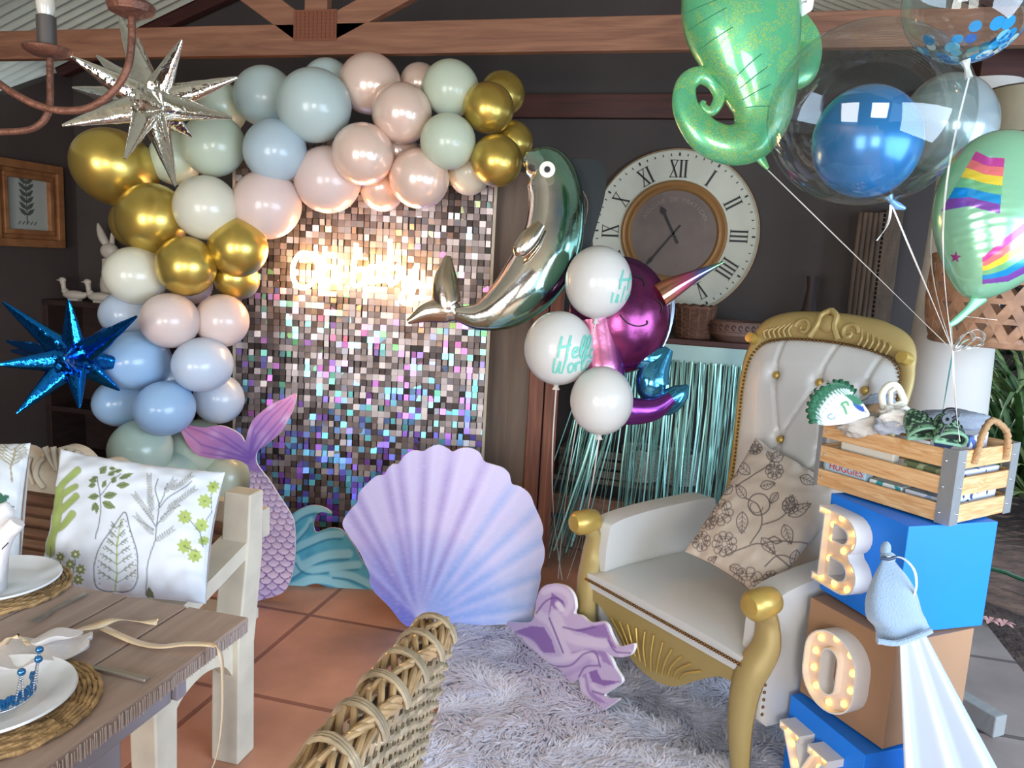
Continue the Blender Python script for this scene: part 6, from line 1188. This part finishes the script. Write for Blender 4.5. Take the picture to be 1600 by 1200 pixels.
# ================================================================= BENCH
be = thing('bench', (-1.9, 2.0, 0), 'cream distressed wooden bench with carved crest, behind the table', 'bench')
BX = -1.315
def vpost(pts, w, d, nm): 
    b = MB()
    for a, c_ in zip(pts[:-1], pts[1:]): b.bar(a, c_, w, d, up=(0, 1, 0))
    return b.build(nm, M_cream, be, smooth=False, bevel=.005)
MB().prism([[(1.99, 0), (1.90, 0), (1.905, .38), (1.925, .50), (1.95, .66), (1.965, .835), (2.035, .835), (2.03, .62), (2.00, .42), (1.99, .36)]], (BX, 0, 0), YA, ZA, XA, -.045, .045).build('rear_leg', M_cream, be, smooth=False, bevel=.005)
MB().prism([[(1.56, 0), (1.63, 0), (1.64, .42), (1.64, .60), (1.555, .60), (1.55, .42)]], (BX, 0, 0), YA, ZA, XA, -.04, .04).build('front_leg', M_cream, be, smooth=False, bevel=.005)
MB().prism([[tuple(q) for q in catmull([(1.63, .30), (1.68, .345), (1.77, .365), (1.86, .34), (1.91, .28)], 5)]+[(1.93, .41), (1.62, .41)]], (BX, 0, 0), YA, ZA, XA, -.02, .025).build('side_rail', M_cream, be, smooth=False, bevel=.004)
ap_ = catmull([(1.52, .60), (1.62, .61), (1.72, .628), (1.86, .665), (2.00, .705)], 5)
MB().prism([[tuple(q) for q in ap_]+[(q[0], q[1]-.05) for q in ap_[::-1]]], (BX, 0, 0), YA, ZA, XA, -.055, .04).build('armrest', M_cream, be, smooth=False, bevel=.006)
MB().box((-2.25, 1.80, .42), (1.9, .52, .035)).build('seat', M_cream, be, smooth=False, bevel=.004); MB().box((-2.25, 1.62, .355), (1.8, .03, .09)).build('front_rail', M_cream, be, smooth=False, bevel=.004)
for k in range(6): z = .50+k*.036; MB().box((-2.25, 2.02+(z-.42)*.2, z), (1.82, .022, .026)).build('back_slat', mat('worn brown slat', '9a7659', .6, wood=('6d4c3a', 3, 1), stretch=(.6, 7, 7)), be, smooth=False, bevel=.002)
cr = catmull([(-3.2, .74), (-2.9, .78), (-2.7, .80), (-2.45, .79), (-2.36, .80), (-2.26, .845), (-2.20, .85), (-2.145, .825), (-2.10, .85), (-2.04, .875), (-1.98, .865), (-1.93, .83), (-1.89, .845), (-1.85, .85), (-1.80, .83), (-1.75, .80), (-1.6, .78), (-1.44, .76), (-1.30, .75)], 4)
MB().prism([[tuple(q) for q in cr]+[(-1.30, .66), (-1.5, .68), (-1.7, .70), (-3.2, .70)]], (0, 2.10, 0), XA, ZA, -YA, -.02, .02).build('crest_rail', M_cream, be, auto=50, bevel=.004)
cv = MB(); by = lambda x, z, l=.028: vv((x, 2.10, 0))+ZA*z-YA*l
for k in range(7): a = -.5+k*.30; cv.tube(catmull([by(-2.06+.02*math.sin(a), .79), by(-2.06+.07*math.sin(a), .82), by(-2.06+.12*math.sin(a), .825+.045*math.cos(a))], 4), .010, 8)
cv.tube(catmull([by(-2.13, .72), by(-2.16, .76), by(-2.15, .80), by(-2.12, .83)], 5), .009, 8); cv.tube(catmull([by(-2.17, .73), by(-2.19, .78), by(-2.18, .82)], 5), .007, 8)
cv.build('carved_shell', M_cream, be)
# ================================================================= WICKER CHAIR IN FRONT
wk = thing('wicker_chair', (-.45, .85, 0), 'natural rattan woven chair seen from behind its back, lower middle of the picture', 'chair')
M_rat = mat('natural rattan', '8c7b62', .45, var=(26, .45), coat=.3, bump=(110, .35, .002)); M_rat2 = mat('honey rattan cane', '9a7c56', .4, var=(20, .3), coat=.3); M_rdk = mat('dark rattan core', '4a3a2c', .8, var=(30, .3))
A_ = PZ(700, 978, .95)+vv((-.01, .0, 0)); Bx = A_[0]; y1 = A_[1]; y0 = y1-.58
TH = .024
def bk(s_, z, off):  # s_ along the width 0..1 from far to near, z height, off outward (+X is the outer face)
    y = y1-.012-(y1-y0)*s_; zz = z+.020*math.sin(pi*s_)*(z/.95); bow = .010*math.sin(pi*s_); x = Bx+bow-(.95-z)*.20+off; return vv((x, y, zz))
co = MB(); ns, nz = 24, 14; v = []
for i in range(ns+1):
    for sgn in (-1, 1):
        for j in range(nz+1): v.append(bk(i/ns, .36+.575*j/nz, sgn*TH*.72))
f = []
for i in range(ns):
    b0 = i*2*(nz+1); b1 = (i+1)*2*(nz+1)
    for j in range(nz): f += [(b0+j, b0+j+1, b1+j+1, b1+j), (b0+nz+1+j, b1+nz+1+j, b1+nz+2+j, b0+nz+2+j)]
    f.append((b0+nz, b0+2*nz+1, b1+2*nz+1, b1+nz))
for i in (0, ns):
    b0 = i*2*(nz+1)
    for j in range(nz): f.append((b0+j, b0+j+1, b0+nz+2+j, b0+nz+1+j))
co.add(v, f).build('core', M_rdk, wk, smooth=False)
# vertical stakes and horizontal weavers on both faces, wrapped around the far edge
sk = MB()
for sgn in (-1, 1):
    for k in range(22): sk.tube([bk((k+.5)/22, .34+.6*j/6, sgn*TH*.86) for j in range(7)], .0055, 7)
for k in range(3): sk.tube([bk(-.01, .34+.6*j/6, (k-1)*TH*.6) for j in range(7)], .0055, 7)
sk.build('stakes', M_rat, wk)
wv = MB()
for r_i in range(50):
    z = .35+r_i*.0116; pts = []; n_ = 66
    for i in range(n_+1): s_ = 1-i/n_; pts.append(bk(s_, z+.002*math.sin(i*.7+r_i), TH*.86+.0065*math.cos(pi*(i/n_*22+r_i))))
    for i in range(5): a = pi*i/4; pts.append(bk(-.012-.012*math.sin(a), z, TH*.86*math.cos(a)+.002*math.cos(pi*(i+r_i))))
    for i in range(n_+1): s_ = i/n_; pts.append(bk(s_, z, -TH*.86-.0065*math.cos(pi*(i/n_*22+r_i))))
    wv.tube(pts, .0050, 6)
wv.build('woven_cane', M_rat, wk)
# plaited rim: long canes crossing over the top edge with wrapped bands
rm = MB()
for k in range(13):
    pts = []; ph = k*2*pi/13
    for i in range(150):
        s_ = -.02+1.04*i/149; a = ph*.5-.2+1.0*math.sin(i*.17+ph); u_ = (k-6)/6; w_ = u_*1.3+.42*math.sin(i*.15+ph*2); x = TH*1.25*math.sin(w_); h = .010+TH*.8*math.cos(w_)+.0055*math.sin(i*.30+ph*3); pts.append(bk(max(s_, -.005), .945-max(0, .035-s_)*1.1, x)+ZA*h)
    rm.tube(pts, .0050, 8)
rm.build('plaited_rim', M_rat2, wk)
for i in range(8):
    wb = MB()
    s_ = .05+i*.125
    for jj in range(3):
        pts = []
        for j in range(11): a = -1.9+3.8*j/10+(.0); pts.append(bk(s_+jj*.0085+.012*math.sin(a), .945, TH*1.62*math.sin(a*.82))+ZA*(.012+TH*1.12*math.cos(a)))
        wb.tube(pts, .0036, 6)
    wb.build('wrapped_band', M_rat, wk)
MB().box((Bx-.36, (y0+y1)/2, .40), (.5, .52, .07)).build('seat', M_rat, wk, smooth=False, bevel=.02)
for x in (Bx-.56, Bx-.16):
    for y in (y1-.07, y0+.07): MB().tube([(x, y, 0), (x, y, .4)], .02, 10).build('leg', M_rat, wk)
# ================================================================= CHANDELIER
M_iron = mat('rust brown wrought iron', '6b4536', .55, .5, bump=(70, .5), var=(16, .25))
chd = thing('chandelier', P(-60, 200, 1.45), 'rust brown wrought iron candle chandelier cut off at the upper left corner', 'chandelier')
def arm(px, ds, r_): return MB().tube([P(a[0], a[1], a[2]) for a in catmull([(x, y, d) for (x, y), d in zip(px, ds)], 8)], r_, 12)
arm([(-80, 205), (-30, 206), (10, 206), (48, 202), (70, 186), (78, 160), (78, 125), (78, 92)], [1.5]*8, .0062*1.02).build('arm', M_iron, chd)
arm([(-70, 90), (-20, 118), (20, 145), (60, 165), (100, 173), (140, 168), (175, 145), (197, 112), (205, 75), (206, 20)], [1.42]*10, .0068).build('arm', M_iron, chd)
cu = P(74, 84, 1.5); MB().lathe([(.001, -.006), (.028, -.004), (.042, .004), (.044, .009), (.040, .012), (.001, .010)], 32, cu).build('drip_cup', M_iron, chd); MB().lathe([(.0, 0), (.0175, 0), (.0175, .06), (.014, .062)], 24, cu+ZA*.008).build('candle_sleeve', mat('black sleeve', '3a332e', .5), chd)
bul = MB().lathe([(.012, 0), (.0155, .012), (.0168, .024), (.015, .045), (.010, .066), (.004, .082), (.001, .088)], 24, cu+ZA*.066); bul.build('flame_bulb', mat('frosted bulb glass', 'cfccc0', .25, coat=.8, transl=.3), chd)
cu = P(205, 16, 1.42); MB().lathe([(.001, -.014), (.02, -.012), (.038, -.004), (.042, .008), (.036, .014), (.001, .012)], 32, cu).build('drip_cup', M_iron, chd); MB().lathe([(.0, 0), (.0175, 0), (.0175, .06)], 24, cu+ZA*.012).build('candle_sleeve', MATS['black sleeve'], chd)
MB().tube([P(-60, 210, 1.45), P(-60, -400, 1.45)], .012, 10).build('stem', M_iron, chd)
# ================================================================= PENDANT BASKET, LAMPSHADE
pk_ = P(1566, 470, 2.9); pbk = thing('woven_basket', pk_-ZA*.22, 'big open weave brown basket behind the rainbow balloon at the right edge', 'basket')
M_bam = mat('brown bamboo strips', '9c7356', .6, var=(18, .3)); Rb = .255; wb = MB()
def bs(a, z): rr = Rb*(1-.22*((z+.0)/.20)**2*(1 if z < 0 else .2)); return pk_+vv((math.cos(a)*rr, math.sin(a)*rr, z))
for k in range(18):
    for dr in (-1, 1): wb.ribbon([bs(2*pi*k/18+dr*.75*j/14, -.15+.30*j/14) for j in range(15)], .034, [unit(vv((-math.sin(2*pi*k/18+dr*.75*j/14), math.cos(2*pi*k/18+dr*.75*j/14), 0))+ZA*(-.35*dr)) for j in range(15)], .003)
for z in (-.14, -.07, 0, .07, .14): wb.ribbon([bs(2*pi*j/60, z) for j in range(61)], .020, [ZA]*61, .003)
wb.build('hexagonal_weave', M_bam, pbk, auto=35); MB().tube([bs(2*pi*j/60, -.155) for j in range(61)], .012, 8, cap=False).build('base_rim', M_bam, pbk); MB().tube([bs(2*pi*j/60, .155) for j in range(61)], .012, 8, cap=False).build('top_rim', M_bam, pbk)
for k in range(3): a = 2*pi*k/3+1.2; MB().tube([bs(a, .155), pk_+ZA*.75], .004, 6).build('hanging_cord', mat('dark wire', '4d4438', .5), pbk)
ls = P(1612, 178, 2.75); l_ = thing('lampshade', ls-ZA*.08, 'cream drum lampshade at the upper right edge behind the balloons', 'lampshade')
MB().lathe([(.165, -.085), (.155, .075), (.152, .075), (.162, -.085)], 48, ls, closed=True).build('shade', mat('cream linen shade', 'b4ab92', .8, transl=.3, var=(8, .1)), l_)
for z, r_ in ((-.085, .165), (.075, .155)): MB().tube([ls+vv((math.cos(2*pi*j/48)*r_, math.sin(2*pi*j/48)*r_, z)) for j in range(49)], .003, 6, cap=False).build('shade_ring', mat('dark wire', '4d4438', .5), l_)
MB().tube([ls+ZA*.07, ls+ZA*.9], .004, 6).build('cord', mat('dark wire', '4d4438'), l_)
# ================================================================= GARDEN BEYOND THE COLUMN
M_lf = mat('glossy strap leaves', '41602f', .4, var=(9, .5), transl=.25); M_lf2 = mat('pale strap leaves', '7f9158', .4, var=(9, .4), transl=.25); M_tr = mat('dark hedge leaves', '2f4728', .55, var=(6, .5), transl=.15)
def strap_plant(c, n, L0, m_, lab, seed):
    R_ = random.Random(seed); b = MB()
    for k in range(n):
        a = R_.uniform(0, 2*pi); L_ = L0*R_.uniform(.6, 1.1); up = R_.uniform(.7, 1.4); d = vv((math.cos(a), math.sin(a), 0)); p = [c+d*L_*t*(.55+.45*t)+ZA*(L_*up*t*(1.1-.75*t*t)) for t in np.linspace(0, 1, 8)]; s_ = vv((-math.sin(a), math.cos(a), 0)); b.ribbon(p, [.055*(1-.9*t**2) for t in np.linspace(0, 1, 8)], s_, .002)
    return tag(b.build('strap_leaf_plant', m_, None, auto=180), lab, 'plant', 'strap leaved garden plants')
def gp_(px, py, z=0): return PZ(px, py, z)
strap_plant(gp_(1585, 775)*vv((1, 1, 0)), 90, 1.25, M_lf, 'dense green strap leaved plant right of the white column, above the crate', 1)
strap_plant(gp_(1640, 760)*vv((1, 1, 0)), 90, 1.5, M_lf, 'green strap leaved plant at the right picture edge behind the first one', 2)
strap_plant(gp_(1600, 720)*vv((1, 1, 0)), 60, 1.7, M_lf2, 'paler strap leaved plant highest behind the other garden plants', 3)
strap_plant(gp_(1625, 815)*vv((1, 1, 0)), 40, .7, M_lf2, 'small pale leaved plant at the right edge beside the crate handle', 4)
hd = MB(); R_ = random.Random(5)
hb0 = P(1640, 420, 9)
for k in range(6500):
    c_ = vv((hb0[0]+R_.uniform(-3.2, 2.5), hb0[1]+R_.uniform(-.6, .8), R_.uniform(0, 3.6)**1.0)); a = R_.uniform(0, 2*pi); d = unit((math.cos(a), math.sin(a), R_.uniform(-.5, .7))); s_ = unit(np.cross(d, (R_.random(), R_.random(), R_.random()+.2))); hd.ribbon([c_, c_+d*.13, c_+d*.24], [.02, .09, .01], s_, .002)
tag(hd.build('garden_hedge', M_tr, None, auto=180), 'dark green leafy hedge at the end of the garden behind the column', 'hedge', kind='stuff')
hz = [gp_(x, y, .0)+ZA*.02 for x, y in ((1548, 894), (1570, 900), (1600, 912), (1660, 930))]; tag(MB().tube(catmull(hz, 6), .012, 8).build('garden_hose', mat('dark green rubber', '1f4f3a', .4)), 'dark green garden hose lying on the soil at the right edge', 'hose')
for k, (x, y, lb) in enumerate(((1546, 974, 'pale pink fallen flower on the soil right of the top blue box'), (1568, 978, 'faded pink fallen flower on the soil, farther right'))):
    c_ = gp_(x, y)+ZA*.01; b = MB()
    for j in range(6): a = j*pi/3; b.ribbon([c_, c_+vv((math.cos(a)*.03, math.sin(a)*.03, .012)), c_+vv((math.cos(a)*.05, math.sin(a)*.05, .004))], [.006, .022, .004], (-math.sin(a), math.cos(a), 0), .001)
    tag(b.build('fallen_flower', mat('pink petals', 'cf9a94', .6), None), lb, 'flower', 'fallen flowers')
kb = [gp_(1512, 1145), gp_(1525, 1140)]; tag(MB().box(gp_(1508, 1120)+ZA*.04, (.06, .26, .08), (unit(vv((.8, .6, 0))), unit(vv((-.6, .8, 0))), ZA)).build('stone_block', mat('grey concrete block', '8f908e', .85, bump=(40, .3)), None, smooth=False, bevel=.005), 'grey concrete block on the paving behind the kraft box', 'block')
